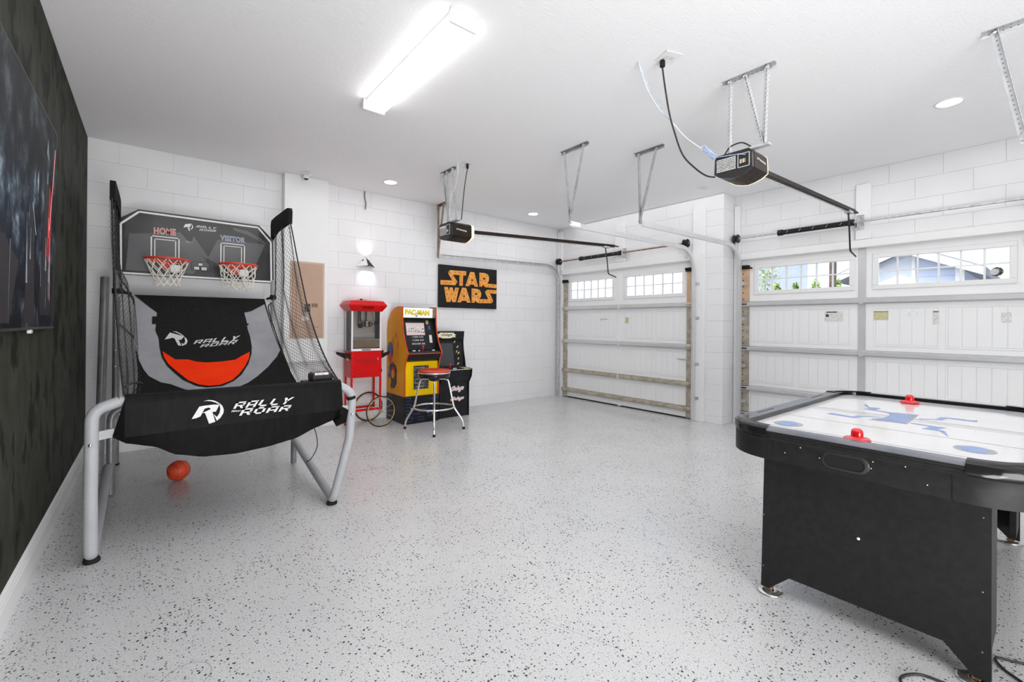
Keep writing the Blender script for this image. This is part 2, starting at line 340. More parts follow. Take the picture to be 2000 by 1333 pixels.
def smooth_path(pts, n=6):
    P = [Vector(p) for p in pts]; out = []
    for i in range(len(P) - 1):
        p0, p1, p2, p3 = P[max(i - 1, 0)], P[i], P[i + 1], P[min(i + 2, len(P) - 1)]
        for k in range(n):
            t = k / n; out.append(.5 * ((2 * p1) + (-p0 + p2) * t + (2 * p0 - 5 * p1 + 4 * p2 - p3) * t * t + (-p0 + 3 * p1 - 3 * p2 + p3) * t ** 3))
    return out + [P[-1]]
def bend_path(pts, r, n=6):
    """polyline with rounded corners"""
    P = [Vector(p) for p in pts]; out = [P[0]]
    for i in range(1, len(P) - 1):
        a, b, c = P[i - 1], P[i], P[i + 1]; rr = r[i - 1] if isinstance(r, (list, tuple)) else r
        d1, d2 = (a - b), (c - b); t = min(rr, d1.length * .49, d2.length * .49)
        p, q = b + d1.normalized() * t, b + d2.normalized() * t
        for k in range(n + 1):
            u = k / n; out.append(p * (1 - u) ** 2 + b * 2 * u * (1 - u) + q * u * u)
    return out + [P[-1]]
def text_polys(txt, bold=0.0, shear=0.0, spacing=1.0):
    cu = bpy.data.curves.new('t', 'FONT'); cu.body = txt; cu.offset = bold; cu.shear = shear; cu.space_character = spacing; cu.resolution_u = 3
    ob = bpy.data.objects.new('t', cu); C.objects.link(ob)
    dg = bpy.context.evaluated_depsgraph_get(); me = ob.evaluated_get(dg).to_mesh()
    vs = [tuple(q.co[:2]) for q in me.vertices]; fs = [tuple(p.vertices) for p in me.polygons]
    ob.evaluated_get(dg).to_mesh_clear(); bpy.data.objects.remove(ob); bpy.data.curves.remove(cu)
    x0, x1 = min(q[0] for q in vs), max(q[0] for q in vs); y0, y1 = min(q[1] for q in vs), max(q[1] for q in vs)
    return [((a - x0) / (x1 - x0), (b - y0) / (y1 - y0)) for a, b in vs], fs
def quadmap(Q):
    """Q: bl, br, tr, tl of 2D points -> maps unit square"""
    def f(u, v):
        return tuple(Q[0][i] * (1 - u) * (1 - v) + Q[1][i] * u * (1 - v) + Q[2][i] * u * v + Q[3][i] * (1 - u) * v for i in range(2))
    return f
def put_text(txt, Q, fn, d=.0015, mb=None, **k):
    mb = mb or MB(); vs, fs = text_polys(txt, **k); q = quadmap(Q)
    V = [q(a, b) for a, b in vs]; nn = len(V)
    mb.add([fn(a, b, d) for a, b in V], fs)
    return mb
GL = {'R': [[(0, 0), (.24, 0), (.24, 1), (0, 1)], [(0, .80), (1, .80), (.95, 1), (0, 1)], [(.77, .40), (1, .40), (1, .88), (.77, .88)], [(.2, .34), (1, .34), (1, .52), (.2, .52)], [(.50, .36), (.76, .36), (1.02, 0), (.76, 0)]],
      'A': [[(0, 0), (.24, 0), (.24, 1), (0, 1)], [(0, .80), (1, .80), (1, 1), (0, 1)], [(.77, 0), (1, 0), (1, .9), (.77, .9)], [(.2, .30), (.8, .30), (.8, .47), (.2, .47)]],
      'L': [[(0, 0), (.27, 0), (.27, 1), (0, 1)], [(0, 0), (.95, 0), (.95, .22), (0, .22)]],
      'Y': [[(.36, 0), (.64, 0), (.64, .5), (.36, .5)], [(0, 1), (.28, 1), (.64, .46), (.36, .40)], [(.75, 1), (1.05, 1), (.64, .40), (.36, .46)]],
      'O': [[(0, 0), (.24, 0), (.24, 1), (0, 1)], [(.76, 0), (1, 0), (1, 1), (.76, 1)], [(0, 0), (1, 0), (1, .21), (0, .21)], [(0, .79), (1, .79), (1, 1), (0, 1)]],
      'N': [[(0, 0), (.22, 0), (.22, 1), (0, 1)], [(.78, 0), (1, 0), (1, 1), (.78, 1)], [(0, 1), (.26, 1), (1, 0), (.74, 0)]],
      'D': [[(0, 0), (.24, 0), (.24, 1), (0, 1)], [(.76, .1), (1, .1), (1, .9), (.76, .9)], [(0, 0), (.9, 0), (.9, .21), (0, .21)], [(0, .79), (.9, .79), (.9, 1), (0, 1)]]}
def word(txt, Q, gap=.19):
    q = quadmap(Q); n = len(txt); wd = 1.0 / (n - gap * 1.0 / 1); out = []
    for i, ch in enumerate(txt):
        for poly in GL[ch]:
            out.append([q((i + a * (1 - gap)) / (n - gap), .12 + .88 * b) for a, b in poly])
    return out
def patch(polys, mapfn, m, name, parent, cut=None, rng=None, **k):
    """flat 2D polygons cut on a grid and laid on a curved surface by mapfn(a,b)->3D"""
    bm = bmesh.new()
    for poly in polys:
        vs = [bm.verts.new((a, b, 0)) for a, b in poly]
        t = tessellate_polygon([[Vector((a, b, 0)) for a, b in poly]])
        for f in t:
            try: bm.faces.new([vs[i] for i in f])
            except ValueError: pass
    if cut:
        xs = [q.co.x for q in bm.verts]; ys = [q.co.y for q in bm.verts]
        for ax, lo, hi in ((0, min(xs), max(xs)), (1, min(ys), max(ys))):
            c = math.ceil(lo / cut) * cut
            while c < hi:
                co = Vector((c, 0, 0)) if ax == 0 else Vector((0, c, 0)); no = Vector((1, 0, 0)) if ax == 0 else Vector((0, 1, 0))
                bmesh.ops.bisect_plane(bm, geom=bm.verts[:] + bm.edges[:] + bm.faces[:], plane_co=co, plane_no=no, dist=1e-7)
                c += cut
    for q in bm.verts: q.co = Vector(mapfn(q.co.x, q.co.y))
    mb = MB(); mb.bm(bm, True); return mb.build(name, m, parent, fix=False, **k)

# traced outlines (metres, in the plane of each printed surface)
BAG={"arc":[[0.2331,0.7961],[0.2556,0.8013],[0.2756,0.7979],[0.2929,0.79],[0.3109,0.7764],[0.3089,0.7711],[0.29,0.7827],[0.2699,0.7923],[0.25,0.7964]],"R":[[0.1785,0.7009],[0.2138,0.7676],[0.2361,0.7702],[0.2786,0.7715],[0.3104,0.7692],[0.2933,0.7296],[0.276,0.7298],[0.2908,0.6712],[0.2608,0.6631],[0.2406,0.7289],[0.228,0.728],[0.2406,0.7347],[0.2674,0.7463],[0.2645,0.7545],[0.2559,0.7568],[0.239,0.7529],[0.2197,0.711],[0.2004,0.7032]],"C":[[0.3133,0.7748],[0.3251,0.7589],[0.3317,0.7373],[0.3298,0.7166],[0.3167,0.6921],[0.298,0.6755],[0.2819,0.7171],[0.2978,0.6979],[0.3093,0.7156],[0.315,0.7392],[0.311,0.7674]],"rally":[[0.3763,0.7305],[0.6727,0.7281],[0.7123,0.7741],[0.3965,0.7742]],"roar":[[0.4068,0.6855],[0.6748,0.6864],[0.7004,0.7252],[0.4288,0.7317]],"and_":[[0.3683,0.7149],[0.4106,0.7149],[0.4197,0.7238],[0.3742,0.7283]]}
BB={"R":[[0.2229,2.1284],[0.2371,2.1627],[0.2837,2.1732],[0.2722,2.1354],[0.2605,2.1446],[0.2753,2.1106],[0.2666,2.1022],[0.2518,2.1397],[0.2373,2.134]],"C":[[0.2837,2.1732],[0.2956,2.1533],[0.2969,2.1353],[0.2841,2.1191],[0.2782,2.1255],[0.2887,2.1378],[0.2868,2.1592]],"rally":[[0.3134,2.1413],[0.468,2.1449],[0.4834,2.1656],[0.3311,2.1657]],"roar":[[0.3434,2.1128],[0.4713,2.1193],[0.4805,2.1407],[0.3522,2.1359]],"home":[[0.0097,2.0425],[0.1668,2.0458],[0.1664,2.1061],[0.0093,2.1013]],"visitor":[[0.5124,2.0464],[0.7229,2.0458],[0.7225,2.0958],[0.5121,2.0987]],"box1":[[-0.0126,1.8254],[0.196,1.8464],[0.1949,2.0267],[-0.0128,2.0236]],"box2":[[0.5139,1.826],[0.721,1.8376],[0.721,2.0263],[0.5138,2.0227]],"outline":[[-0.2131,1.6736],[-0.2157,2.1013],[-0.0935,2.2241],[0.8347,2.2159],[0.9523,2.0789],[0.96,1.6712]],"hub":[[0.2832,1.8046],[0.3037,1.821],[0.4057,1.827],[0.4273,1.7958],[0.4245,1.7439],[0.2837,1.7396]],"hb":[[0.3395,1.8062],[0.3725,1.807],[0.3726,1.7836],[0.3396,1.7843],[0.307,1.772],[0.3457,1.7724],[0.3459,1.7447],[0.3072,1.7452],[0.3637,1.7718],[0.4048,1.7717],[0.405,1.7438],[0.3639,1.7426]],"tri1":[[0.4905,2.0474],[0.9007,2.0555],[0.8057,1.7986],[0.7121,1.6906],[0.4115,1.8607]],"tri2":[[0.5796,1.9605],[0.7101,1.9673],[0.6841,1.9032],[0.5422,1.8437]],"arc":[[0.6167,2.1847],[0.7488,2.1649],[0.8584,2.1093],[0.9077,2.0603],[0.8727,2.064],[0.7491,2.1263],[0.6299,2.1562]],"dark":[[0.8869,2.0184],[0.9193,1.9113],[0.8889,1.7506],[0.8546,1.6851],[0.7928,1.6964],[0.8533,1.8576]]}
RAMP={"grey":[[-0.1226,1.4743],[0.879,1.4277],[0.897,1.1581],[0.9159,0.9946],[0.8713,0.9422],[0.7743,0.8652],[0.677,0.8048],[0.6004,0.7655],[0.5037,0.7343],[0.416,0.7203],[0.2564,0.7349],[0.188,0.7521],[0.1059,0.7888],[0.0533,0.8016],[-0.0141,0.8439],[-0.0449,0.8872],[-0.0775,0.9583],[-0.1053,1.082],[-0.1118,1.2152]],"black":[[-0.1226,1.4765],[0.891,1.4821],[0.879,1.4277],[0.746,1.3509],[0.689,1.3368],[0.6959,1.2431],[0.6911,1.1827],[0.6987,1.1125],[0.6946,1.0228],[0.6798,0.9697],[0.635,0.8911],[0.5699,0.8198],[0.506,0.78],[0.4226,0.7536],[0.3228,0.7523],[0.2602,0.7669],[0.1847,0.808],[0.1402,0.852],[0.0983,0.8975],[0.0639,0.9619],[0.0509,1.0292],[0.0448,1.1098],[0.024,1.1674],[0.0282,1.2267],[0.0344,1.3221],[-0.0381,1.3896]],"orange":[[0.0671,1.0043],[0.105,0.9744],[0.1448,0.9422],[0.2282,0.9389],[0.2777,0.921],[0.3458,0.9115],[0.4441,0.9139],[0.5477,0.9241],[0.6017,0.9519],[0.6702,0.9825],[0.6497,0.93],[0.6067,0.8732],[0.5518,0.8208],[0.4983,0.7847],[0.4152,0.759],[0.34,0.7575],[0.2767,0.7698],[0.2158,0.7995],[0.1563,0.8554],[0.1028,0.9105],[0.076,0.9615]],"tabL":[[0.0022,1.2874],[0.0344,1.288],[0.0343,1.2235],[0.0025,1.2233]],"tabR":[[0.689,1.2333],[0.71,1.231],[0.7048,1.2188],[0.6852,1.209]],"edgeR":[[0.891,1.4821],[0.8777,1.4209],[0.897,1.1581],[0.9159,0.9946],[0.9145,0.8585],[0.9134,0.7368]],"edgeL":[[-0.1226,1.4765],[-0.1123,1.1628],[-0.095,1.014],[-0.0674,0.8884],[-0.0602,0.7919],[-0.0583,0.7398]]}
RL={"R":[[0.0821,1.0933],[0.1186,1.1482],[0.1389,1.1418],[0.2139,1.116],[0.1917,1.0895],[0.1746,1.0898],[0.1911,1.0411],[0.1693,1.0456],[0.1477,1.1004],[0.1344,1.1067],[0.1173,1.1009]],"arc":[[0.1361,1.1595],[0.1636,1.1564],[0.1907,1.1393],[0.214,1.1181],[0.2104,1.1161],[0.1801,1.1373],[0.1565,1.1509]],"C":[[0.2155,1.1139],[0.2301,1.0951],[0.2341,1.0744],[0.2243,1.0543],[0.1962,1.0409],[0.1922,1.0631],[0.2072,1.0567],[0.2185,1.0747],[0.2162,1.0953]],"rally":[[0.269,1.0493],[0.5773,1.0723],[0.6206,1.12],[0.2927,1.0837]],"roar":[[0.3107,1.022],[0.5573,1.0427],[0.6029,1.0849],[0.3324,1.0478]]}
SW={"panel":[[3.1745,1.4847],[4.2055,1.4907],[4.2032,2.1011],[3.1785,2.1021]],"polys":[[[3.197,1.8766],[3.3905,1.8823],[3.3254,1.9758],[3.3285,2.0052],[3.3552,2.0307],[3.6328,2.0357],[3.6284,1.9724],[3.5767,1.9715],[3.5711,1.8159],[3.5116,1.8153],[3.5136,1.9697],[3.3999,1.9669],[3.4764,1.8693],[3.4424,1.8169],[3.1976,1.8105]],[[3.6171,1.8157],[3.701,2.0322],[3.7737,2.032],[3.8458,1.8173],[3.7831,1.8167],[3.7719,1.8434],[3.692,1.8414],[3.685,1.8168]],[[3.8697,2.0335],[3.9674,2.0351],[4.0286,2.0181],[4.0522,1.97],[4.045,1.9196],[4.0147,1.8771],[4.1937,1.8728],[4.1943,1.8159],[4.0153,1.8181],[3.9772,1.819],[3.9352,1.8566],[3.9205,1.8218],[3.8681,1.8217]],[[3.2572,1.7824],[3.3205,1.7821],[3.338,1.7143],[3.3508,1.7803],[3.3949,1.7818],[3.4229,1.7069],[3.4427,1.7834],[3.505,1.7823],[3.4551,1.5699],[3.3969,1.5677],[3.3794,1.6168],[3.3596,1.5663],[3.2991,1.5669]],[[3.4793,1.5679],[3.5608,1.7885],[3.6316,1.7866],[3.7127,1.5706],[3.648,1.5712],[3.6335,1.5947],[3.5557,1.5946],[3.5454,1.5704]],[[3.7287,1.7862],[3.8202,1.7853],[3.8798,1.7672],[3.9065,1.7194],[3.8995,1.6698],[3.8737,1.6318],[4.0402,1.6357],[3.978,1.7353],[3.9816,1.7541],[4.0234,1.7812],[4.1986,1.7846],[4.1992,1.7277],[4.0701,1.7275],[4.1335,1.6113],[4.0988,1.5754],[3.8668,1.5701],[3.826,1.5778],[3.7925,1.6131],[3.7855,1.5733],[3.7308,1.5712]]],"holes":[[[3.7345,1.9349],[3.7545,1.8999],[3.7153,1.8973]],[[3.9379,1.9587],[3.9758,1.9614],[3.976,1.9366],[3.9382,1.934]],[[3.5936,1.6828],[3.613,1.6538],[3.5748,1.652]],[[3.7914,1.7166],[3.832,1.7187],[3.8322,1.6942],[3.7917,1.6923]]],"dots":[[3.3488,1.998],[3.4303,2.0104],[3.5028,2.0074],[3.5905,2.0054],[3.5383,1.9478],[3.5391,1.8586],[3.3867,1.9278],[3.4454,1.8672],[3.3704,1.8505],[3.2865,1.848],[3.734,1.9864],[3.6874,1.9407],[3.7745,1.9469],[3.6559,1.8572],[3.7279,1.8709],[3.8048,1.8546],[3.8924,2.0046],[3.9983,1.991],[3.8932,1.9216],[3.9839,1.9093],[3.8827,1.8472],[4.0381,1.8444],[4.1271,1.8498],[3.2975,1.7412],[3.3081,1.6778],[3.3255,1.6116],[3.3788,1.6812],[3.4638,1.7444],[3.4438,1.6756],[3.4272,1.6159],[3.5931,1.7366],[3.5478,1.6895],[3.6361,1.6938],[3.5172,1.599],[3.5906,1.6258],[3.6763,1.6054],[3.7508,1.7601],[3.854,1.7412],[3.7553,1.6754],[3.8436,1.6611],[3.7523,1.6024],[3.874,1.6011],[3.9377,1.6067],[4.006,1.6094],[4.0907,1.6096],[4.0552,1.6769],[4.0047,1.7367],[4.0621,1.7552],[4.1281,1.7556]]}
AH={"block":[[3.218,0.6261],[3.2437,0.5709],[3.2585,0.4899],[2.8997,0.479],[2.878,0.6277],[2.9979,0.5851],[3.1491,0.5885]],"bolts":[[[3.3765,0.7569],[3.4612,0.7683],[3.3947,0.7435],[3.3243,0.7207],[3.3376,0.6706],[3.2364,0.6757],[3.2321,0.6266],[3.1962,0.6241],[3.2238,0.7273],[3.2824,0.7115]],[[2.8785,0.8071],[2.9316,0.8028],[2.9024,0.6984],[2.961,0.6945],[2.9713,0.6701],[3.0027,0.6073],[2.9925,0.6052],[2.9475,0.6647],[2.8755,0.6765],[2.8673,0.6987]],[[3.1231,0.4695],[3.1753,0.4117],[3.2818,0.4056],[3.2897,0.3673],[3.2897,0.2953],[3.3132,0.2716],[3.257,0.2688],[3.2509,0.2882],[3.2532,0.3786],[3.1665,0.3875],[3.1577,0.4094],[3.1022,0.4663]],[[2.9592,0.4772],[2.947,0.3964],[2.9433,0.3458],[2.8506,0.3693],[2.8554,0.3457],[2.8314,0.3342],[2.7098,0.3101],[2.8284,0.3561],[2.8236,0.4152],[2.9146,0.3938],[2.9319,0.469]]],"lines":[[3.0376,0.8925],[3.1454,0.1097],[2.6257,0.771],[2.7371,0.0951],[2.8515,0.8376],[3.0038,0.6033]],"circ":[[2.5199,0.2143],[2.809,0.6044]],"circ2":[[2.4325,0.8435],[2.5094,0.2134],[3.7878,0.8439],[3.7893,0.2394]]}

# ================================================================== THE ROOM
XL, XR, XR2, YB, YF, H = -.469, 5.60, 5.92, 5.626, -2.6, 2.94
COURSE0, COURSE, PITCH = .096, .2035, .4065
fl = struct(MB().box((XL - .2, YF - .2, -.12), (XR2 + .25, YB + .25, 0)).build('floor', M['floor']))
ce = struct(MB().box((XL - .2, YF - .2, H), (XR2 + .25, YB + .25, H + .1)).build('ceiling', M['ceil']))
lw = struct(MB().box((XL - .15, YF - .2, 0), (XL, YB + .2, H)).build('wall_left', M['dark']))
bw = struct(MB().box((XL, YB + .006, 0), (XR + .3, YB + .2, H)).build('wall_back', M['wall']))
fw = struct(MB().box((XL, YF - .2, 0), (XR2 + .2, YF, H)).build('wall_front', M['wall']))
# right wall: backing pieces around the two garage doors
D1, D2 = (3.085, 5.505), (.090, 2.620)
DH = 2.13
b = MB()
b.box((XR + .006, D1[1], 0), (XR + .2, YB + .012, H)); b.box((XR + .006, D1[0], DH), (XR + .2, D1[1], H))
b.box((XR + .006, 2.706, 0), (XR2 + .2, D1[0], H))
b.box((XR2 + .006, D2[1], 0), (XR2 + .2, 2.712, H)); b.box((XR2 + .006, D2[0], DH), (XR2 + .2, D2[1], H))
b.box((XR2 + .006, YF, 0), (XR2 + .2, D2[0], H))
rw = struct(b.build('wall_right', M['wall']))

_bc = {}
def block_mesh(L, hh, axis):
    key = (round(L, 3), round(hh, 3), axis)
    if key in _bc: return _bc[key]
    g, c, d = .0007, .0026, .02
    a0, a1, z0, z1 = g, L - g, g, hh - g
    # a along the wall, depth t: 0 = face, d = back ; face looks to -t
    V = [(a0, d, z0), (a1, d, z0), (a1, d, z1), (a0, d, z1), (a0, c * .6, z0), (a1, c * .6, z0), (a1, c * .6, z1), (a0, c * .6, z1),
         (a0 + c, 0, z0 + c), (a1 - c, 0, z0 + c), (a1 - c, 0, z1 - c), (a0 + c, 0, z1 - c)]
    F = [(8, 9, 10, 11), (4, 5, 9, 8), (5, 6, 10, 9), (6, 7, 11, 10), (7, 4, 8, 11), (0, 1, 5, 4), (1, 2, 6, 5), (2, 3, 7, 6), (3, 0, 4, 7)]
    if axis == 'y': W = [(a, t, z) for a, t, z in V]            # wall facing -y, a = x
    elif axis == 'x': W = [(t, a, z) for a, t, z in V]          # wall facing -x, a = y
    else: W = [(a, t, z) for a, t, z in V]
    me = bpy.data.meshes.new('concrete_block'); me.from_pydata(W, [], F)
    bm = bmesh.new(); bm.from_mesh(me); bmesh.ops.recalc_face_normals(bm, faces=bm.faces); bm.to_mesh(me); bm.free()
    me.materials.append(M['wall']); _bc[key] = me; return me
def blocks(parent, axis, const, lo, hi, off, holes=(), zlo=0.0, zhi=H, par=0):
    z = COURSE0 - COURSE; k = par
    while z < zhi - .01:
        z0, z1 = max(z, zlo), min(z + COURSE, zhi); z += COURSE; k += 1
        if z1 - z0 < .03: continue
        a = lo; o = off + (PITCH / 2 if k % 2 else 0)
        j = math.floor((lo - o) / PITCH) + 1
        cuts = [lo]
        while o + j * PITCH < hi:
            if o + j * PITCH - cuts[-1] > .03: cuts.append(o + j * PITCH)
            j += 1
        if hi - cuts[-1] < .03: cuts[-1] = hi
        else: cuts.append(hi)
        for c0, c1 in zip(cuts, cuts[1:]):
            segs = [(c0, c1, z0, z1)]
            for (h0, h1, w0, w1) in holes:
                ns = []
                for (s0, s1, q0, q1) in segs:
                    if s1 <= h0 + .01 or s0 >= h1 - .01 or q1 <= w0 + .01 or q0 >= w1 - .01: ns.append((s0, s1, q0, q1)); continue
                    if q1 > w1 + .03 and s0 >= h0 - .03 and s1 <= h1 + .03: ns.append((s0, s1, max(q0, w1), q1)); continue
                    if s0 < h0 - .03: ns.append((s0, h0, q0, q1))
                    if s1 > h1 + .03: ns.append((h1, s1, q0, q1))
                    if q1 > w1 + .03: ns.append((max(s0, h0), min(s1, h1), w1, q1))
                segs = ns
            for (s0, s1, q0, q1) in segs:
                if s1 - s0 < .02: continue
                ob = bpy.data.objects.new('concrete_block', block_mesh(s1 - s0, q1 - q0, axis)); C.objects.link(ob); ob.parent = parent
                ob.location = ((s0, const, q0) if axis == 'y' else (const, s0, q0))
blocks(bw, 'y', YB, XL, XR, -.045, holes=[(1.15, 1.63, .8, H)])
blocks(rw, 'x', XR, D1[1], YB, 0)
blocks(rw, 'x', XR, D1[0], D1[1], .05, zlo=DH)
blocks(rw, 'x', XR, 2.70, D1[0], 2.70 - PITCH / 2, par=0)
blocks(rw, 'x', XR2, D2[1], 2.70, 2.70)
blocks(rw, 'x', XR2, D2[0], D2[1], .12, zlo=DH)
blocks(rw, 'x', XR2, -.9, D2[0], .12)
# return face of the pier (faces -y)
zz = COURSE0 - COURSE; kk = 0
while zz < H - .01:
    z0, z1 = max(zz, 0), min(zz + COURSE, H); zz += COURSE
    if z1 - z0 < .03: continue
    ob = bpy.data.objects.new('concrete_block', block_mesh(XR2 - XR, z1 - z0, 'y')); C.objects.link(ob); ob.parent = rw; ob.location = (XR, 2.695, z0)
# drywall box that carries the electrical panel
struct(MB().box((1.15, 5.50, .80), (1.63, YB + .011, H), .004).build('wall_chase', M['trim']))
# baseboard with a stepped moulding
bp = [(0, 0), (.016, 0), (.016, .095), (.013, .102), (.013, .112), (.010, .118), (.010, .126), (.004, .138), (0, .140)]
struct(MB().prism(bp, lambda a, c, d: (XL + a, d, c), 0).build('tmp', M['trim'])) if False else None
mb = MB(); n = len(bp)
vs = [(XL + a, y, c) for y in (YF, YB - .001) for a, c in bp]
mb.add(vs, [(i, (i + 1) % n, (i + 1) % n + n, i + n) for i in range(n)] + [tuple(range(n)), tuple(range(n, 2 * n))])
struct(mb.build('baseboard_left', M['trim']))

# white boards round the garage doors
def board(n_, a, b_, ch=.004, m='jamb'): return struct(MB().box(a, b_, ch).build('trim_%d' % n_, M[m]))
board(1, (5.56, 5.505, 0), (XR, 5.622, 2.88)); board(2, (5.56, 2.925, 0), (XR, D1[0], 2.80)); board(3, (5.56, 4.19, 2.22), (XR, 4.36, 2.79))
board(4, (5.88, D2[1], 0), (XR2, 2.69, 2.81)); board(5, (5.88, 1.275, 2.19), (XR2, 1.405, 2.78)); board(6, (5.88, -.03, 0), (XR2, D2[0], 2.81))
board(7, (5.545, D1[0], 2.12), (XR, D1[1], 2.215), .006, 'trim'); board(8, (5.865, D2[0], 2.10), (XR2, D2[1], 2.185), .006, 'trim')

# ------------------------------------------------------------------ garage doors
ZJ = [0, .475, .98, 1.54, 2.125]
def garage_door(num, xf, y0, y1, tan, wins, metal):
    g = struct(empty('door_%d' % num, (xf, (y0 + y1) / 2, 0)))
    ym = (y0 + y1) / 2; mat_w = M['door']
    for i in range(4):
        z0, z1 = ZJ[i] + .004 + (.012 if i == 0 else 0), ZJ[i + 1] - .004
        if i < 3:
            s = MB().box((xf, y0, z0), (xf + .045, y1, z1), .004).build('door_section', mat_w, g)
            for half in (0, 1):
                h0 = y0 if half == 0 else ym; h1 = ym if half == 0 else y1
                hw = h1 - h0
                for p0, p1 in ((h0 + .115, h0 + hw / 2 - .035), (h0 + hw / 2 + .035, h1 - .115)):
                    zz0, zz1 = z0 + .085, z1 - .085
                    # raised moulding round the field
                    fr = MB()
                    for a_, b_ in (((xf - .005, p0 - .016, zz0 - .016), (xf, p1 + .016, zz0)), ((xf - .005, p0 - .016, zz1), (xf, p1 + .016, zz1 + .016)),
                                   ((xf - .005, p0 - .016, zz0), (xf, p0, zz1)), ((xf - .005, p1, zz0), (xf, p1 + .016, zz1))): fr.box(a_, b_, .002)
                    fr.build('panel_moulding', mat_w, s)
                    nb = 5; w_ = (p1 - p0) / nb
                    for q in range(nb):
                        key = ('plank', round(w_, 4), round(zz1 - zz0, 4))
                        if key not in _bc:
                            t = MB().box((-.004, .002, .004), (0, w_ - .002, zz1 - zz0 - .004), .0025)
                            o_ = t.build('plank', mat_w, None, loc=(0, 0, 0)); _bc[key] = o_.data; bpy.data.objects.remove(o_)
                        ob = bpy.data.objects.new('plank', _bc[key]); C.objects.link(ob); ob.parent = s
                        ob.location = Vector((xf, p0 + q * w_, zz0)) - wl(s)
        else:
            fr = MB(); wz0, wz1 = 1.685, 1.995
            fr.box((xf, y0, z0), (xf + .045, y1, wz0)).box((xf, y0, wz1), (xf + .045, y1, z1))
            ys = [y0] + [q for wn in wins for q in wn] + [y1]
            for a_, b_ in zip(ys[::2], ys[1::2]): fr.box((xf, a_, wz0), (xf + .045, b_, wz1))
            fr.build('door_section', mat_w, g)
    # struts across the door (top-hat profile) with hinge plates
    for i, zt in enumerate((1.535, .972, .468, .135)):
        mm_ = M['tansteel'] if (tan and i >= 2) else M['galv_light']
        st = MB().box((xf - .012, y0 + .01, zt - .034), (xf, y1 - .01, zt + .034)).box((xf - .052, y0 + .01, zt - .022), (xf - .012, y1 - .01, zt + .022), .004)
        st.build('strut', mm_, g)
        for yy in (y0 + .05, y1 - .05):
            hg = MB().box((xf - .060, yy - .04, zt - .008), (xf - .002, yy + .04, zt + .006), .002).cyl((xf - .03, yy - .06, zt + .02), (xf - .03, yy + .06, zt + .02), .008, 8)
            hg.build('roller_hinge', M['bronze'] if yy > ym and not tan else M['tansteel'], g)
    for yy in (ym,):
        MB().box((xf - .010, yy - .034, .01), (xf, yy + .034, 2.10), .003).build('centre_stile', M['galv_light'] if metal else M['door'], g)
        for zt in (1.535, .972, .468): MB().box((xf - .058, yy - .02, zt - .035), (xf - .05, yy + .02, zt + .035), .002).build('centre_hinge', M['galv_light'], g)
    for yy, sgn in ((y0 + .052, 1), (y1 - .052, -1)):
        mm_ = M['tansteel']
        s = MB().box((xf - .009, yy - .05, .01), (xf, yy + .05, 1.50), .002).build('end_stile', mm_, g)
        MB().box((xf - .009, yy - .05, 1.56), (xf, yy + .05, 2.0), .002).build('end_stile', M['orangesteel'] if tan and sgn > 0 or (not tan and sgn < 0) else mm_, g)
        hb = MB()
        for q in range(24):
            zq = .06 + q * .081
            if min(abs(zq - c) for c in (1.535, .972, .468, .135)) > .045: hb.cyl((xf - .0105, yy - sgn * .028, zq), (xf - .008, yy - sgn * .028, zq), .0075, 8)
        hb.build('punched_holes', M['blackm'], g, kind='stuff')
        MB().box((xf - .05, yy - .055, 2.0), (xf - .005, yy + .055, 2.03), .004).cyl((xf - .035, yy - .09, 1.99), (xf - .035, yy + .05, 1.99), .01, 10).build('top_roller_bracket', M['bronze'], g)
    MB().box((xf - .004, y0, 0), (xf + .04, y1, .016)).build('bottom_seal', M['rubber'], g)
    return g
def window(num, xf, a, b_):
    wz0, wz1 = 1.685, 1.995
    f = MB()
    for p, q in (((xf - .014, a - .035, wz0 - .035), (xf + .03, b_ + .035, wz0 + .014)), ((xf - .014, a - .035, wz1 - .014), (xf + .03, b_ + .035, wz1 + .035)),
                 ((xf - .014, a - .035, wz0 + .014), (xf + .03, a + .014, wz1 - .014)), ((xf - .014, b_ - .014, wz0 + .014), (xf + .03, b_ + .035, wz1 - .014))): f.box(p, q, .005)
    wn = struct(f.build('window_%d' % num, M['trim'], None, loc=(xf, (a + b_) / 2, wz0)))
    y0, y1, z0, z1 = a + .014, b_ - .014, wz0 + .014, wz1 - .014
    zc = (z0 + z1) / 2
    MB().box((xf + .002, y0, zc - .007), (xf + .018, y1, zc + .007), .002).build('muntin', M['trim'], wn)
    for i in range(1, 6):
        yy = y0 + (y1 - y0) * i / 6
        MB().box((xf + .001, yy - .008, z0), (xf + .019, yy + .008, z1), .002).build('muntin', M['trim'], wn)
    for i in range(6):
        for j in range(2):
            p0, p1 = y0 + (y1 - y0) * i / 6, y0 + (y1 - y0) * (i + 1) / 6
            MB().box((xf + .009, p0 + .008, (z0, zc)[j] + .004), (xf + .012, p1 - .008, (zc, z1)[j] - .004)).build('pane', M['glass'], wn)
    return wn
wl_ = [((3.245, 4.195), (4.43, 5.35)), ((.285, 1.235), (1.455, 2.425))]
garage_door(1, 5.618, D1[0] + .005, D1[1] - .005, True, wl_[0], False)
garage_door(2, 5.938, D2[0] + .005, D2[1] - .005, False, wl_[1], True)
window(1, 5.618, *wl_[0][1]); window(2, 5.618, *wl_[0][0]); window(3, 5.938, *wl_[1][1]); window(4, 5.938, *wl_[1][0])

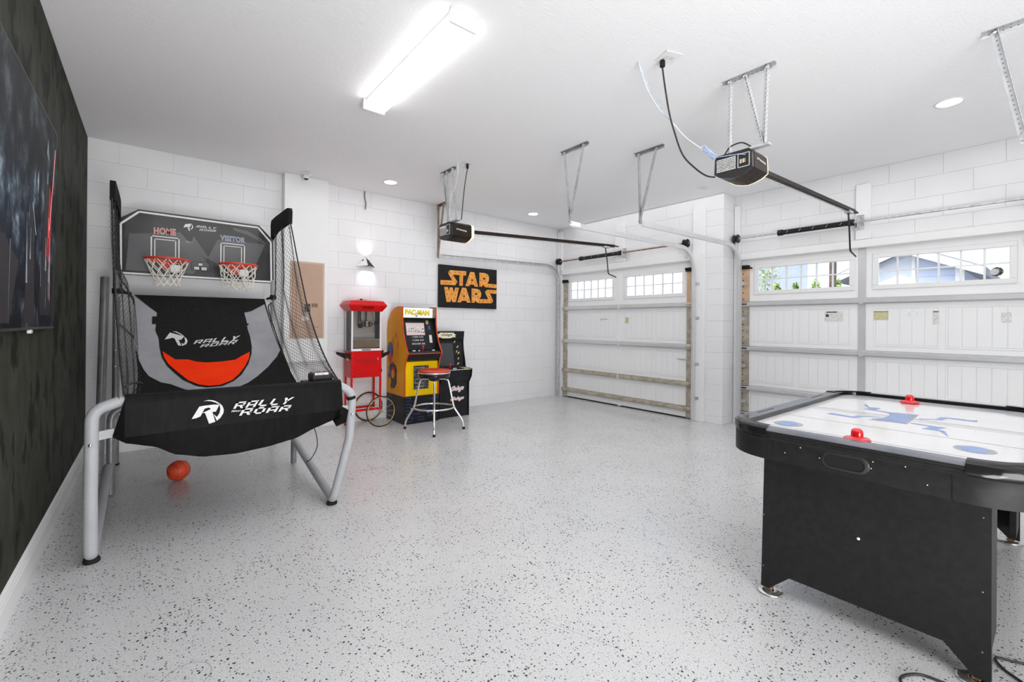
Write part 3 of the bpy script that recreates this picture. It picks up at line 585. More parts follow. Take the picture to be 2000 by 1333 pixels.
# stickers on the doors
STK = 'labels stuck on the garage doors'
def sticker(lbl, x, y, z, w_, h_, m='paper', marks=(), tilt=0):
    o = tag(MB().box((x - .0072, y - w_ / 2, z - h_ / 2), (x - .0056, y + w_ / 2, z + h_ / 2)).build('sticker', M[m], None, loc=(x, y, z)), lbl, 'sticker', STK)
    o.rotation_euler[0] = tilt
    for (u, v_, a, c, mk) in marks:
        MB().box((x - .0082, y + u - a / 2, z + v_ - c / 2), (x - .0072, y + u + a / 2, z + v_ + c / 2)).build('printed_mark', M[mk], o)
sticker('torn white paper label with black print, left half of the larger right-hand door', 5.938, 1.61, 1.37, .17, .11, 'paper', [(.02, .048, .10, .012, 'black_label'), (.06, .01, .03, .03, 'black_label')])
sticker('yellow rectangular label just right of the centre stile of the right-hand door', 5.938, 1.195, 1.375, .12, .09, 'paper_y', [(0, .04, .12, .008, 'rust')])
sticker('faint peeled white label remains between the yellow label and thin upright label', 5.938, .94, 1.385, .12, .05, 'door', [(-.03, 0, .008, .04, 'print_w'), (.03, 0, .02, .04, 'print_w')])
sticker('narrow upright white label with a black top line on the right-hand door', 5.938, .775, 1.35, .045, .13, 'paper', [(0, .058, .04, .01, 'black_label')])
sticker('crumpled white label at the right edge of the right-hand door', 5.938, .315, 1.35, .06, .09, 'paper')
sticker('dark rusty hooked mark label left of centre on the left-hand garage door', 5.618, 4.60, 1.345, .15, .012, 'galv', [(.05, -.012, .02, .012, 'tansteel')])
sticker('small tilted yellow label right of centre stile on left-hand garage door', 5.618, 4.16, 1.325, .07, .09, 'paper_y', [(-.03, 0, .012, .08, 'paper')], tilt=.15)
o = tag(MB().cyl((5.944, .375, 1.765), (5.9465, .375, 1.765), .042, 10).build('round_disc', M['black_label'], None, loc=(5.945, .375, 1.765)), 'round black and grey disc on rightmost window of the right-hand door', 'sticker')  # disc placed for an unidentified dark and pale shape on the pane
MB().cyl((5.9428, .39, 1.765), (5.944, .39, 1.765), .030, 10).build('pale_half', M['galv'], o)
# lift handle on the right-hand door
t = thing('lift_handle', (5.938, .205, .985), 'small white lift handle at the right edge of the right-hand garage door', 'handle')
MB().tube(bend_path([(5.938, .175, .985), (5.90, .175, .985), (5.90, .255, .985), (5.938, .255, .985)], .015), .009, 10).build('grip', M['trim'], t)
for yy in (.175, .255): MB().cyl((5.932, yy, .985), (5.938, yy, .985), .02, 12).build('rosette', M['blackm'], t)
t = thing('slide_lock', (5.618, 3.24, .80), 'small metal slide lock near right edge of the left-hand garage door', 'lock')
MB().box((5.604, 3.20, .785), (5.618, 3.28, .81), .003).build('plate', M['paper'], t); MB().cyl((5.60, 3.16, .80), (5.60, 3.32, .80), .007, 8).build('bolt', M['galv'], t)

# ------------------------------------------------------------------ tracks
def track(name, label, pts, r, side, m, brk_z, x_wall):
    t = thing(name, pts[0], label, 'door track', 'galvanised door tracks')
    P = bend_path(pts, r, 10)
    mb = MB(); prof = [(-.025, -.013), (-.025, .013), (-.021, .013), (-.021, -.009), (.021, -.009), (.021, .013), (.025, .013), (.025, -.013)]
    k = len(prof); vs = []
    for i, p in enumerate(P):
        a, b_ = P[max(i - 1, 0)], P[min(i + 1, len(P) - 1)]; tt = (b_ - a).normalized(); nn = Vector((0, side, 0)); bb = tt.cross(nn).normalized()
        for u, v_ in prof: vs.append(p + bb * u + nn * v_)
    fs = [(i * k + j, i * k + (j + 1) % k, (i + 1) * k + (j + 1) % k, (i + 1) * k + j) for i in range(len(P) - 1) for j in range(k)] + [tuple(range(k)), tuple(range(len(vs) - k, len(vs)))]
    mb.add(vs, fs).build('rail', m, t)
    for z in brk_z:
        y = pts[0][1]
        MB().box((pts[0][0] + .02, y - side * .014, z - .02), (x_wall, y - side * .018, z + .02)).box((x_wall - .003, y - side * .014, z - .02), (x_wall, y - side * .06, z + .02)).build('wall_bracket', M['galv'], t)
    return t
T1 = track('door_track', 'galvanised right-hand track of the left-hand garage door curving up to a ceiling strap', [(5.52, 3.045, .02), (5.52, 3.045, 2.255), (3.12, 2.975, 2.215)], .34, 1, M['galv_light'], (.3, .75, 1.35, 1.8), 5.56)
MB().box((3.10, 2.955, 2.20), (3.24, 2.975, 2.245), .003).build('end_cap_plate', M['trim'], T1)
T2 = track('door_track', 'galvanised track curving along the back wall above the orange lettered sign', [(5.52, 5.535, .02), (5.52, 5.535, 2.27), (3.19, 5.55, 2.21)], .34, -1, M['galv'], (.3, .75, 1.35, 1.8), 5.56)
T3 = track('door_track', 'galvanised left track of the right-hand door, curving past the block pier', [(5.84, 2.592, .02), (5.84, 2.592, 2.27), (3.70, 2.583, 2.245)], .36, 1, M['galv_light'], (.3, .75, 1.35, 1.8), 5.88)
T4 = track('door_track', 'right-hand track of right-hand door, reaching the frame edge under the ceiling', [(5.84, .06, .02), (5.84, .06, 2.27), (3.70, .12, 2.245)], .36, -1, M['galv_light'], (.3, .75, 1.35, 1.8), 5.88)
def angle(mb, p, q, wv, hv, w_=.030, t_=.003):
    """L-shaped perforated angle iron with one face along wv and one along hv"""
    p, q, wv, hv = Vector(p), Vector(q), Vector(wv).normalized(), Vector(hv).normalized()
    mb.obox(p + wv * w_ / 2, q + wv * w_ / 2, wv, hv, w_, t_); mb.obox(p + hv * w_ / 2, q + hv * w_ / 2, wv, hv, t_, w_)
def holes(mb, p, q, nv, off, step=.028, r=.0045):
    p, q, nv, off = Vector(p), Vector(q), Vector(nv).normalized(), Vector(off); L = (q - p).length; d = (q - p).normalized()
    n = int(L / step)
    for i in range(1, n): c = p + d * i * step + off; mb.cyl(c - nv * .0022, c + nv * .0022, r, 6)
def strap_part(t, name, p, q, wv, hv, m='strap', w_=.030):
    mb = MB(); angle(mb, p, q, wv, hv, w_); o = mb.build(name, M[m], t)
    hb = MB(); wn, hn = Vector(wv).normalized(), Vector(hv).normalized()
    holes(hb, p, q, hn, wn * w_ / 2)
    holes(hb, p, q, wn, hn * w_ / 2); hb.build('punched_holes', M['rust' if m == 'rust' else 'tube_d'], o, kind='stuff')
    return o
def hanger(label, x, ya, yb, yv, zend, yd, m='strap', yend=None, cat='ceiling bracket'):
    t = thing('track_hanger', (x, (ya + yb) / 2, H), label, cat, 'perforated straps holding the door tracks')
    strap_part(t, 'ceiling_angle', (x, ya, H - .001), (x, yb, H - .001), (-1, 0, 0), (0, 0, -1), m)
    ye = yv if yend is None else yend
    strap_part(t, 'strap', (x - .006, yv, H - .012), (x - .006, ye, zend), (0, 1, 0), (-1, 0, 0), m)
    strap_part(t, 'strap', (x - .014, yd, H - .012), (x - .014, ye + .004, zend + .02), (0, 1, 0), (-1, 0, 0), m)
    for yy in (yv, yd): MB().cyl((x - .022, yy + .012, H - .02), (x - .004, yy + .012, H - .02), .009, 6).build('bolt', M['galv_light'], t)
    return t
hanger('perforated ceiling strap holding the right track of the left-hand garage door', 3.12, 3.10, 2.75, 3.04, 2.22, 2.79, yend=2.955)
hanger('perforated ceiling strap over the block pier side track, left of near opener', 3.70, 2.66, 2.34, 2.60, 2.24, 2.40, yend=2.575)
hanger('perforated ceiling strap cut by the top right corner of the photo', 3.70, .30, -.05, .235, 2.26, -.02, 'strap_lit', yend=.12)
hanger('brown perforated strap from ceiling beside the far opener, end of wall track', 3.165, 5.60, 5.34, 5.565, 2.18, 5.40, 'rust', yend=5.555)

# ------------------------------------------------------------------ torsion springs
def spring_shaft(label, x, z, y0, y1, s0, s1, m):
    t = thing('torsion_spring_shaft', (x, (y0 + y1) / 2, z), label, 'spring', 'torsion springs over the doors')
    MB().cyl((x, y0, z), (x, y1, z), .0125, 14).build('shaft', M['galv'] if m == 'g' else M['rust'], t)
    coil = MB(); n = int(abs(s1 - s0) / .0085); pts = []
    for i in range(n * 8 + 1):
        a = 2 * PI * i / 8; pts.append((x + .026 * math.cos(a), s0 + (s1 - s0) * i / (n * 8), z + .026 * math.sin(a)))
    coil.tube(pts, .0044, 5).build('spring', M['springm'], t)
    for yy, s_ in ((s0, -1), (s1, 1)):
        MB().cyl((x, yy - .025, z), (x, yy + .025, z), .036, 16).build('spring_cone', M['springm'], t)
    for k in range(5):
        yy = s0 + (s1 - s0) * (.12 + .19 * k); MB().tube([(x - .0315, yy - .008, z + .012), (x - .032, yy, z), (x - .028, yy + .012, z - .014)], .002, 5).build('paint_mark', M['galv_light'], t)
    for yy in (y0 + .045, y1 - .045):
        dr = MB().lathe([(.012, -.03), (.052, -.03), (.056, -.024), (.046, -.018), (.046, .018), (.056, .024), (.052, .03), (.012, .03)], (x, yy, z), 24, 'y'); dr.build('cable_drum', M['bronze'] if m != 'g' else M['blackm'], t)
        MB().box((x - .02, yy - .004, z - .20), (x + .06, yy + .004, z + .03), .003).build('end_bearing_plate', M['galv_light'], t)
    return t
sh1 = spring_shaft('torsion shaft with short black spring above the left-hand garage door', 5.50, 2.345, 3.10, 5.56, 4.22, 5.00, 'r')
sh2 = spring_shaft('torsion shaft with black spring above the right-hand garage door', 5.82, 2.37, .0, 2.68, 1.43, 2.12, 'g')
MB().box((5.48, 4.165, 2.29), (5.556, 4.175, 2.40), .003).box((5.552, 4.13, 2.27), (5.5595, 4.21, 2.42), .003).build('anchor_bracket', M['galv'], sh1)
MB().box((5.80, 1.365, 2.31), (5.876, 1.375, 2.43), .003).box((5.872, 1.33, 2.29), (5.8795, 1.41, 2.45), .003).build('anchor_bracket', M['galv'], sh2)

# ------------------------------------------------------------------ lamps
LG = 'recessed ceiling lights'
def fixture(x0, x1, y0, y1, label):
    t = thing('ceiling_light', ((x0 + x1) / 2, (y0 + y1) / 2, H), label, 'ceiling light', 'fluorescent ceiling lamps')
    MB().box((x0 + .012, y0 + .02, H - .030), (x1 - .012, y1 - .02, H - .001), .002).build('housing', M['lampcap'], t)
    MB().box((x0, y0 + .022, H - .075), (x1, y1 - .022, H - .030), .010).build('diffuser', M['diff'], t)
    for a, b_ in ((y0, y0 + .022), (y1 - .022, y1)): MB().box((x0 - .003, a, H - .082), (x1 + .003, b_, H - .001), .004).build('end_cap', M['lampcap'], t)
fixture(1.225, 1.385, 2.045, 3.315, 'long white fluorescent lamp on the ceiling')
fixture(2.9, 3.06, -1.9, -.63, 'added second long white fluorescent lamp, unseen behind the camera')  # unseen extra fixture, added for more even room light
def can(x, y, label, r=.085):
    t = thing('recessed_light', (x, y, H), label, 'ceiling light', LG)
    MB().lathe([(r * .80, -.001), (r * .82, -.006), (r, -.007), (r * 1.02, -.0005)], (x, y, H), 32).build('trim_ring', M['lampcap'], t)
    MB().lathe([(.0001, -.004), (r * .5, -.004), (r * .81, -.003)], (x, y, H), 32).build('lens', M['can'], t)
can(2.207, 5.058, 'round recessed ceiling light above the popcorn cart')
can(4.51, 5.085, 'round recessed ceiling light in far corner above the left-hand garage door')
can(4.625, .54, 'round recessed ceiling light at upper right, nearest the camera')
can(.6, -1.3, 'added round recessed ceiling light, unseen behind the camera on the left')  # unseen extra can, added to light the near left of the room
can(4.6, -1.3, 'added round recessed ceiling light, unseen behind the camera on the right')  # unseen extra can, added to light the near right of the room

# outlet plates, vent, detector
def plate(x, y, a, lx, ly, label, cat='outlet'):
    t = thing('outlet_plate', (x, y, H), label, cat); c, s = math.cos(a), math.sin(a)
    mb = MB().box((-lx / 2, -ly / 2, -.006), (lx / 2, ly / 2, 0), .002); mb.v = [(x + p[0] * c - p[1] * s, y + p[0] * s + p[1] * c, H - .0005 + p[2]) for p in mb.v]; mb.build('plate', M['trim'], t)
    for k in (-.02, .02):
        mb = MB().box((k - .014, -.017, -.0075), (k + .014, .017, -.006), .001); mb.v = [(x + p[0] * c - p[1] * s, y + p[0] * s + p[1] * c, H - .0005 + p[2]) for p in mb.v]; mb.build('socket', M['paper'], t)
    return t
plate(2.515, 1.562, math.radians(-20), .125, .115, 'white square outlet plate on ceiling above the near door opener')
plate(2.565, 3.93, 0, .11, .07, 'small white outlet plate on ceiling above the far door opener')
plate(5.25, 2.77, 0, .11, .11, 'blank white cover plate on the ceiling beside the block pier', 'cover plate')
t = thing('motion_detector', (1.335, 5.37, H), 'small white box detector on the ceiling above the panel box', 'detector')
MB().box((1.30, 5.36, H - .025), (1.39, 5.42, H), .004).build('base', M['trim'], t)
MB().box((1.305, 5.33, H - .075), (1.37, 5.385, H - .02), .008).build('housing', M['galv_light'], t)
MB().box((1.318, 5.325, H - .083), (1.355, 5.37, H - .072), .003).build('lens', M['blackp'], t)
t = tag(MB().tube(smooth_path([(2.104, 5.615, 2.935), (2.106, 5.612, 2.85), (2.116, 5.60, 2.78), (2.108, 5.598, 2.705)]), .008, 10).build('cable_stub', M['tube_d'], None, loc=(2.105, 5.61, 2.9)), 'short grey cable stub hanging at top of the back wall', 'cable')

# ------------------------------------------------------------------ television on the dark wall
t = thing('television', (-.445, 2.85, 1.2), 'large dark flat screen on dark left wall showing a stormy scene with a red streak', 'television')
def tvp(y, z, d): return (-.440 + .010 * (z - 1.2) / 1.17 + d, y, z)
TY0, TY1, TZ0, TZ1 = 1.62, 3.655, 1.208, 2.322
mb = MB(); P = [tvp(y, z, d) for d in (-.024, 0) for y, z in ((TY0, TZ0), (TY1, TZ0), (TY1, TZ1), (TY0, TZ1))]
mb.add(P, [(0, 3, 2, 1), (4, 5, 6, 7), (0, 1, 5, 4), (1, 2, 6, 5), (2, 3, 7, 6), (3, 0, 4, 7)]).build('cabinet', M['gloss'], t)
pm = lambda y, z, d=.0012: tvp(y, z, d)
scr = MB().prism([(TY0 + .008, TZ0 + .012), (TY1 - .008, TZ0 + .012), (TY1 - .008, TZ1 - .008), (TY0 + .008, TZ1 - .008)], pm, .002).build('screen', M['tvpic'], t)
dp = lambda y, z, d=0: tvp(y, z, .0022 + d)
def dec(polys, m, dd=0):
    for pl in polys: MB().add([tvp(y, z, .0024 + dd) for y, z in pl], [tuple(f) for f in tessellate_polygon([[Vector((y, z, 0)) for y, z in pl]])]).build('screen_picture_detail', M[m], scr, fix=False)
rnd = random.Random(4)
dec([[(3.22, 1.28), (3.52, 1.28), (3.45, 1.72), (3.40, 1.95), (3.36, 2.16), (3.32, 2.0), (3.27, 1.72)], [(2.86, 1.24), (3.1, 1.24), (3.04, 1.62), (2.98, 1.86), (2.93, 1.66)], [(1.7, 1.24), (2.6, 1.24), (2.75, 1.5), (2.4, 1.6), (1.9, 1.42)], [(3.54, 1.25), (3.64, 1.25), (3.62, 1.75), (3.57, 1.68)]], 'tv_dark')
dec([[(3.36, 1.60), (3.42, 1.56), (3.49, 1.72), (3.46, 1.95), (3.42, 1.98), (3.40, 1.80)]], 'tv_red', .0003)
dec([[(3.575, 2.215), (3.585, 2.212), (3.445, 1.735), (3.43, 1.74)], [(3.40, 1.80), (3.408, 1.80), (3.435, 1.70), (3.425, 1.69)], [(3.455, 1.70), (3.463, 1.70), (3.477, 1.36), (3.471, 1.36)]], 'tv_line', .0006)
dec([[(3.33, 2.13), (3.36, 2.21), (3.385, 2.10), (3.37, 2.10), (3.355, 2.15), (3.345, 2.10)], [(3.355, 2.03), (3.375, 2.03), (3.375, 1.97), (3.355, 1.97)], [(3.10, 1.93), (3.125, 1.98), (3.14, 1.93), (3.12, 1.86)], [(3.0, 1.80), (3.015, 1.80), (3.10, 1.66), (3.08, 1.66)]], 'tv_pale', .0004)
dec([[(a, z), (a + .006, z), (a + .006 + rnd.uniform(-.03, .03), z - h_), (a + rnd.uniform(-.03, .03), z - h_)] for a, z, h_ in [(rnd.uniform(1.7, 3.6), rnd.uniform(1.55, 1.8), rnd.uniform(.1, .35)) for _ in range(13)]], 'tv_pale', .0001)
MB().box((-.452, 3.02, 1.19), (-.436, 3.06, 1.208), .003).build('sensor', M['galv_light'], t)
MB().box((XL, 2.4, 1.5), (-.455, 2.9, 2.0), .01).build('wall_mount', M['blackm'], t)

# ------------------------------------------------------------------ electrical panel
t = thing('electrical_panel', (1.40, 5.50, 1.07), 'tan steel electrical panel with door on the white box behind the net', 'electrical panel')
MB().box((1.213, 5.492, 1.068), (1.585, 5.4995, 1.955), .004).build('cover', M['panel_tan2'], t)
MB().box((1.235, 5.484, 1.088), (1.563, 5.493, 1.935), .003).build('frame', M['panel_tan'], t)
dr = MB().box((1.275, 5.476, 1.20), (1.525, 5.485, 1.80), .003).build('door', M['panel_tan'], t)
MB().box((1.44, 5.472, 1.435), (1.505, 5.477, 1.475), .002).build('latch', M['brownmetal'], dr)
MB().box((1.36, 5.474, 1.375), (1.425, 5.4765, 1.47)).build('black_label', M['black_label'], dr, label='black warning label')
MB().box((1.335, 5.474, 1.275), (1.405, 5.4765, 1.325)).build('white_label', M['paper'], dr, label='white printed label')

# ------------------------------------------------------------------ wall sconce
t = thing('wall_sconce', (2.125, 5.62, 1.98), 'small pyramid wall lamp glowing on the back wall above popcorn cart', 'wall lamp')
ap, bl_, br_, bm_ = (2.125, 5.612, 2.095), (2.005, 5.612, 1.975), (2.245, 5.612, 1.972), (2.128, 5.545, 1.985)
MB().add([ap, bl_, bm_], [(0, 1, 2)]).add([bl_, (bl_[0], 5.62, bl_[2]), bm_], [(0, 1, 2)]).build('left_face', M['trim'], t, fix=False)
MB().add([ap, bm_, br_], [(0, 1, 2)]).build('right_face', M['blackp'], t, fix=False, label='black face')
MB().box((2.08, 5.605, 1.985), (2.17, 5.625, 2.06), .003).build('back_plate', M['blackm'], t)
for nm, p, rot, en, col, sz in (('lamp_up', (2.12, 5.565, 2.10), PI, 1.3, (1, .88, .72), 1.9), ('lamp_down', (2.115, 5.56, 1.955), 0, 1.8, (.72, .80, 1.0), 1.8), ('lamp_down', (2.185, 5.565, 1.955), 0, 1.2, (.85, .80, 1.0), 1.5)):
    l = bpy.data.lights.new(nm, 'SPOT'); l.energy = en; l.color = col; l.spot_size = sz; l.spot_blend = 1.0; l.shadow_soft_size = .01
    o = bpy.data.objects.new(nm, l); C.objects.link(o); o.parent = t; o.location = Vector(p) - wl(t); o.rotation_euler = (rot + math.radians(20 if rot == 0 else -20), 0, 0)

# ------------------------------------------------------------------ orange lettered sign
t = thing('wall_sign', (3.69, 5.60, 1.79), 'black rectangular wall sign with big orange STAR WARS bulb letters', 'sign')
MB().box((3.176, 5.585, 1.487), (4.204, 5.624, 2.102), .003).build('panel', M['signblack'], t)
for pl in SW['polys']: MB().prism(pl, lambda a, c, d: (a, 5.5845 - d, c), .006).build('letter', M['signor'], t)
mb = MB()
for pl in SW['holes']: mb.prism(pl, lambda a, c, d: (a, 5.5785 - d, c), .0012)
mb.build('letter_counter', M['signblack'], t)
mb = MB()
for a, c in SW['dots']: mb.sphere((a, 5.577, c), .0085, 8, 5)
mb.build('bulbs', M['bulbdot'], t, kind='stuff')

# ------------------------------------------------------------------ door openers
def opener(x0, x1, yc, z0, z1, rail_end, rail_z, label, mirror=False):
    t = thing('garage_door_opener', ((x0 + x1) / 2, yc, z0), label, 'garage door opener', 'garage door openers')
    w_ = .128; y0, y1 = yc - w_, yc + w_
    # motor housing: body with curved belly
    prof = [(y0 + .004, z1 - .02), (y0 + .02, z1), (y1 - .02, z1), (y1 - .004, z1 - .02), (y1, z0 + .035), (y1 - .04, z0 + .008), (y1 - .09, z0 - .008), (yc, z0 - .014), (y0 + .09, z0 - .008), (y0 + .04, z0 + .008), (y0, z0 + .035)]
    bd = MB().prism(prof, lambda a, c, d: (x0 + .035 + d, a, c), x1 - x0 - .10).build('motor_housing', M['bronze'], t)
    # rear panel with louvres
    rp = MB().prism([(a * .985 + yc * .015, c) for a, c in prof], lambda a, c, d: (x0 + d, a, c), .036).build('rear_panel', M['blackp'], t)
    lb = MB().box((x0 - .003, yc - .02, z0 + .045), (x0, y1 - .02, z1 - .030)).build('spec_label', M['paper'], rp, label='pale printed label')
    for k in range(7): MB().box((x0 - .005, yc - .018, z0 + .052 + k * .011), (x0 - .003, y1 - .022, z0 + .055 + k * .011)).build('printed_line', M['black_label'], rp)
    fr = MB()
    for p, q in (((y0 + .015, z0 + .04), (y0 + .095, z0 + .047)), ((y0 + .015, z1 - .032), (y0 + .095, z1 - .025)), ((y0 + .015, z0 + .04), (y0 + .022, z1 - .025)), ((y0 + .088, z0 + .04), (y0 + .095, z1 - .025))): fr.box((x0 - .006, p[0], p[1]), (x0, q[0], q[1]), .002)
    fr.build('terminal_bay_frame', M['tube'], rp)
    for k in range(4): MB().box((x0 - .010, y0 + .040 + k * .010, z0 + .068), (x0 - .002, y0 + .047 + k * .010, z0 + .095), .001).build('terminal', M['paper'] if k % 2 else M['brass'], rp)
    # front lamp lens: curved amber-white shell
    mb = MB(); L = []; ky, kz = yc, z1 - .035
    for i in range(8):
        a = PI / 2 * i / 7; sc_ = 1.03 if i == 0 else (math.cos(a) ** .55 if i < 7 else .02)
        L.append([(x1 - .070 + .070 * math.sin(a), ky + (p_ - ky) * sc_, kz + (q_ - kz) * sc_) for p_, q_ in prof])
    k = len(prof); mb.add([p_ for l in L for p_ in l], [(i * k + j_, i * k + (j_ + 1) % k, (i + 1) * k + (j_ + 1) % k, (i + 1) * k + j_) for i in range(len(L) - 1) for j_ in range(k)] + [tuple(range(k))], True)
    mb.build('lamp_lens', M['amber'], t)
    mb = MB().box((x0 + .10, y0 - .0012, z0 + .085), (x0 + .20, y0, z0 + .1))
    mb = put_text('LIFTMASTER', [(x0 + .07, z0 + .095), (x0 + .205, z0 + .083), (x0 + .205, z0 + .098), (x0 + .07, z0 + .110)], lambda a, c, d: (a, y0 - .0012 - d, c), 0, None, bold=.03)
    mb.build('lettering', M['print_w'], bd, fix=False)
    # rail with trolley, belt and arm
    r0, r1 = Vector((x1 - .03, yc - .03, z1 - .055)), Vector((rail_end, yc - .03, rail_z))
    rl = MB().obox(r0, r1, (0, 1, 0), (0, 0, 1), .032, .030); rl.obox(r0 + Vector((0, 0, -.018)), r1 + Vector((0, 0, -.018)), (0, 1, 0), (0, 0, 1), .046, .005)
    rl.build('rail', M['bronze'], t)
    MB().obox(r0 + Vector((0, 0, -.04)), r1 + Vector((0, 0, -.026)), (0, 1, 0), (0, 0, 1), .012, .006).build('drive_belt', M['galv'], t)
    u = r1 + (r0 - r1).normalized() * .18
    MB().box((u.x - .07, u.y - .028, u.z - .045), (u.x + .05, u.y + .028, u.z - .018), .004).build('trolley', M['galv'], t)
    arm = [(u.x - .02, u.y, u.z - .04), (u.x + .02, u.y, u.z - .21), (u.x + .05, u.y, u.z - .42)]
    a_ = MB().tube(bend_path(arm + [(rail_end + .05, u.y - .005, u.z - .46)], .03), .008, 8); a_.build('door_arm', M['blackm'], t)
    MB().obox(r1, r1 + Vector((.10, 0, .0)), (0, 1, 0), (0, 0, 1), .03, .012).build('header_bracket', M['bronze'], t)
    return t
op1 = opener(3.05, 3.36, 1.41, 2.27, 2.43, 5.72, 2.465, 'near garage door opener with dark housing, hung before the right-hand door')
op2 = opener(2.50, 2.84, 4.28, 2.185, 2.36, 5.40, 2.445, 'far garage door opener above the orange lettered sign')
def opener_straps(t, x, ya, yb, tops, bots, zb, m='strap'):
    strap_part(t, 'ceiling_angle', (x, ya, H - .001), (x, yb, H - .001), (-1, 0, 0), (0, 0, -1), m)
    for i, (a, b_) in enumerate(zip(tops, bots)):
        strap_part(t, 'strap', (x - .006 - .004 * i, a, H - .012), (x - .006 - .004 * i, b_, zb), (0, 1, 0), (-1, 0, 0), m)
        MB().cyl((x - .03, a + .012, H - .02), (x - .004, a + .012, H - .02), .009, 6).build('bolt', M['galv_light'], t)
    MB().box((x - .03, min(bots) - .02, zb - .01), (x + .02, max(bots) + .02, zb + .006), .003).build('mounting_bar', M[m], t)
opener_straps(op1, 3.085, 1.495, 1.155, (1.43, 1.33, 1.19), (1.43, 1.215, 1.205), 2.43, 'strap_lit')
opener_straps(op2, 2.53, 4.40, 4.10, (4.34, 4.25, 4.13), (4.21, 4.22, 4.05), 2.36)
def cord(name, label, pts, r, m, sm=8, parent_loc=None, cat='cord'):
    return tag(MB().tube(smooth_path(pts, sm), r, 8).build(name, M[m], None, loc=parent_loc or pts[0]), label, cat)
c = thing('power_cord', (2.50, 1.60, H), 'black power cord hanging from the ceiling outlet to the near door opener', 'cord')
MB().box((2.488, 1.585, H - .055), (2.515, 1.615, H - .008), .006).build('plug', M['rubber'], c)
MB().tube(smooth_path([(2.50, 1.60, 2.89), (2.53, 1.60, 2.78), (2.555, 1.585, 2.62), (2.57, 1.56, 2.50), (2.66, 1.55, 2.36), (2.80, 1.54, 2.30), (2.93, 1.53, 2.275), (3.045, 1.53, 2.29)], 8), .0055, 8).build('cable', M['cord_b'], c)
c = thing('power_cord', (2.56, 3.93, H), 'short black power cord hanging from ceiling outlet to the far door opener', 'cord')
MB().box((2.55, 3.92, H - .06), (2.575, 3.945, H - .006), .006).build('plug', M['rubber'], c)
MB().tube(smooth_path([(2.562, 3.93, 2.88), (2.555, 3.96, 2.75), (2.56, 4.0, 2.6), (2.575, 4.04, 2.5), (2.60, 4.10, 2.38)], 8), .005, 8).build('cable', M['cord_b'], c)
coil = []
for i in range(10 * 14 + 1):
    a = 2 * PI * i / 14; u = i / 140; coil.append((2.93 + .12 * u + .0, 1.555 - .02 * u + .016 * math.cos(a), 2.475 - .045 * u + .016 * math.sin(a)))
c = thing('low_voltage_wire', (2.407, 1.713, H), 'thin pale blue and white coiled wire from ceiling to the near door opener', 'wire')
MB().tube(smooth_path([(2.407, 1.713, 2.94), (2.43, 1.70, 2.86), (2.47, 1.68, 2.76), (2.55, 1.66, 2.67), (2.66, 1.63, 2.60), (2.78, 1.60, 2.52), (2.93, 1.571, 2.475)], 8), .0035, 6).build('wire', M['wire_w'], c)
MB().tube([(p[0] + .0, p[1], p[2]) for p in coil] + [(3.04, 1.50, 2.42), (3.035, 1.36, 2.40), (3.035, 1.32, 2.385)], .0028, 5).build('coil', M['wire_blue'], c)
MB().tube(smooth_path([(2.42, 1.716, 2.94), (2.45, 1.69, 2.83), (2.53, 1.66, 2.70), (2.66, 1.62, 2.585)], 8), .0025, 6).build('wire', M['wire_blue'], c)
MB().tube(smooth_path([(2.415, 3.90, 2.94), (2.44, 3.92, 2.84), (2.47, 4.0, 2.72), (2.47, 4.11, 2.6), (2.465, 4.12, 2.39)], 6), .0025, 6).build('tmp', M['wire_w'])
o = bpy.data.objects['tmp']; o.name = 'low_voltage_wire'; tag(o, 'thin white wire dropping from the ceiling to the far door opener', 'wire')
MB().tube(smooth_path([(3.06, 1.47, 2.43), (3.06, 1.43, 2.475), (3.07, 1.36, 2.485), (3.07, 1.30, 2.44)], 8), .005, 8).build('wire_loop', M['cord_b'], op1)

# ------------------------------------------------------------------ basketball arcade game
G = thing('basketball_arcade_game', (.38, 4.15, 0), 'tall two-hoop basketball arcade game with black front skirt, side nets and silver legs', 'arcade game')
YP = 5.17
def gz(z):
    Z = [.50, .55, .60, .70, .85, .99, 1.2, 1.46, 1.55]; Y = [3.10, 3.2, 3.5, 3.95, 4.25, 4.5, 4.78, 5.08, 5.18]
    if z <= Z[0]: return Y[0]
    for i in range(len(Z) - 1):
        if z <= Z[i + 1]:
            u = (z - Z[i]) / (Z[i + 1] - Z[i]); return Y[i] + (Y[i + 1] - Y[i]) * u
    return Y[-1]
# front legs: from the front rail, out and down to the foot, then the floor bar back to the middle leg
for nm, P, lean in (('left', [(-.13, 3.14, .825), (-.235, 3.12, .79), (-.238, 3.12, .35), (-.235, 3.13, .035), (-.235, 4.24, .215)], 0),
              ('right', [(1.0, 3.14, .825), (1.095, 3.12, .765), (1.075, 3.12, .45), (.975, 3.14, .035), (.985, 4.24, .215)], 1)):
    MB().tube(bend_path(P, [.13, .02, .05] if lean == 0 else [.07, .02, .05], 8), .0285, 16).build('front_leg', M['tube'], G)
    fx, fy = P[3][0], P[3][1]
    MB().lathe([(.001, 0), (.034, 0), (.036, .012), (.030, .024), (.001, .026)], (fx, fy + .03, 0.0005), 18).build('rubber_foot', M['rubber'], G)
    sx = 1 if nm == 'left' else -1
    MB().obox((fx if lean == 0 else 1.07, 3.12, .655), ((fx if lean == 0 else 1.07) + sx * .085, 3.14, .665), (0, 1, 0), (0, 0, 1), .02, .045).build('gusset', M['tube'], G)
    MB().sphere((-.238 if lean == 0 else 1.082, 3.088, .62), .009, 10, 6).build('bolt', M['chrome'], G)
MB().cyl((1.082, 3.118, .742), (1.087, 3.118, .722), .0312, 16).build('black_collar', M['rubber'], G)
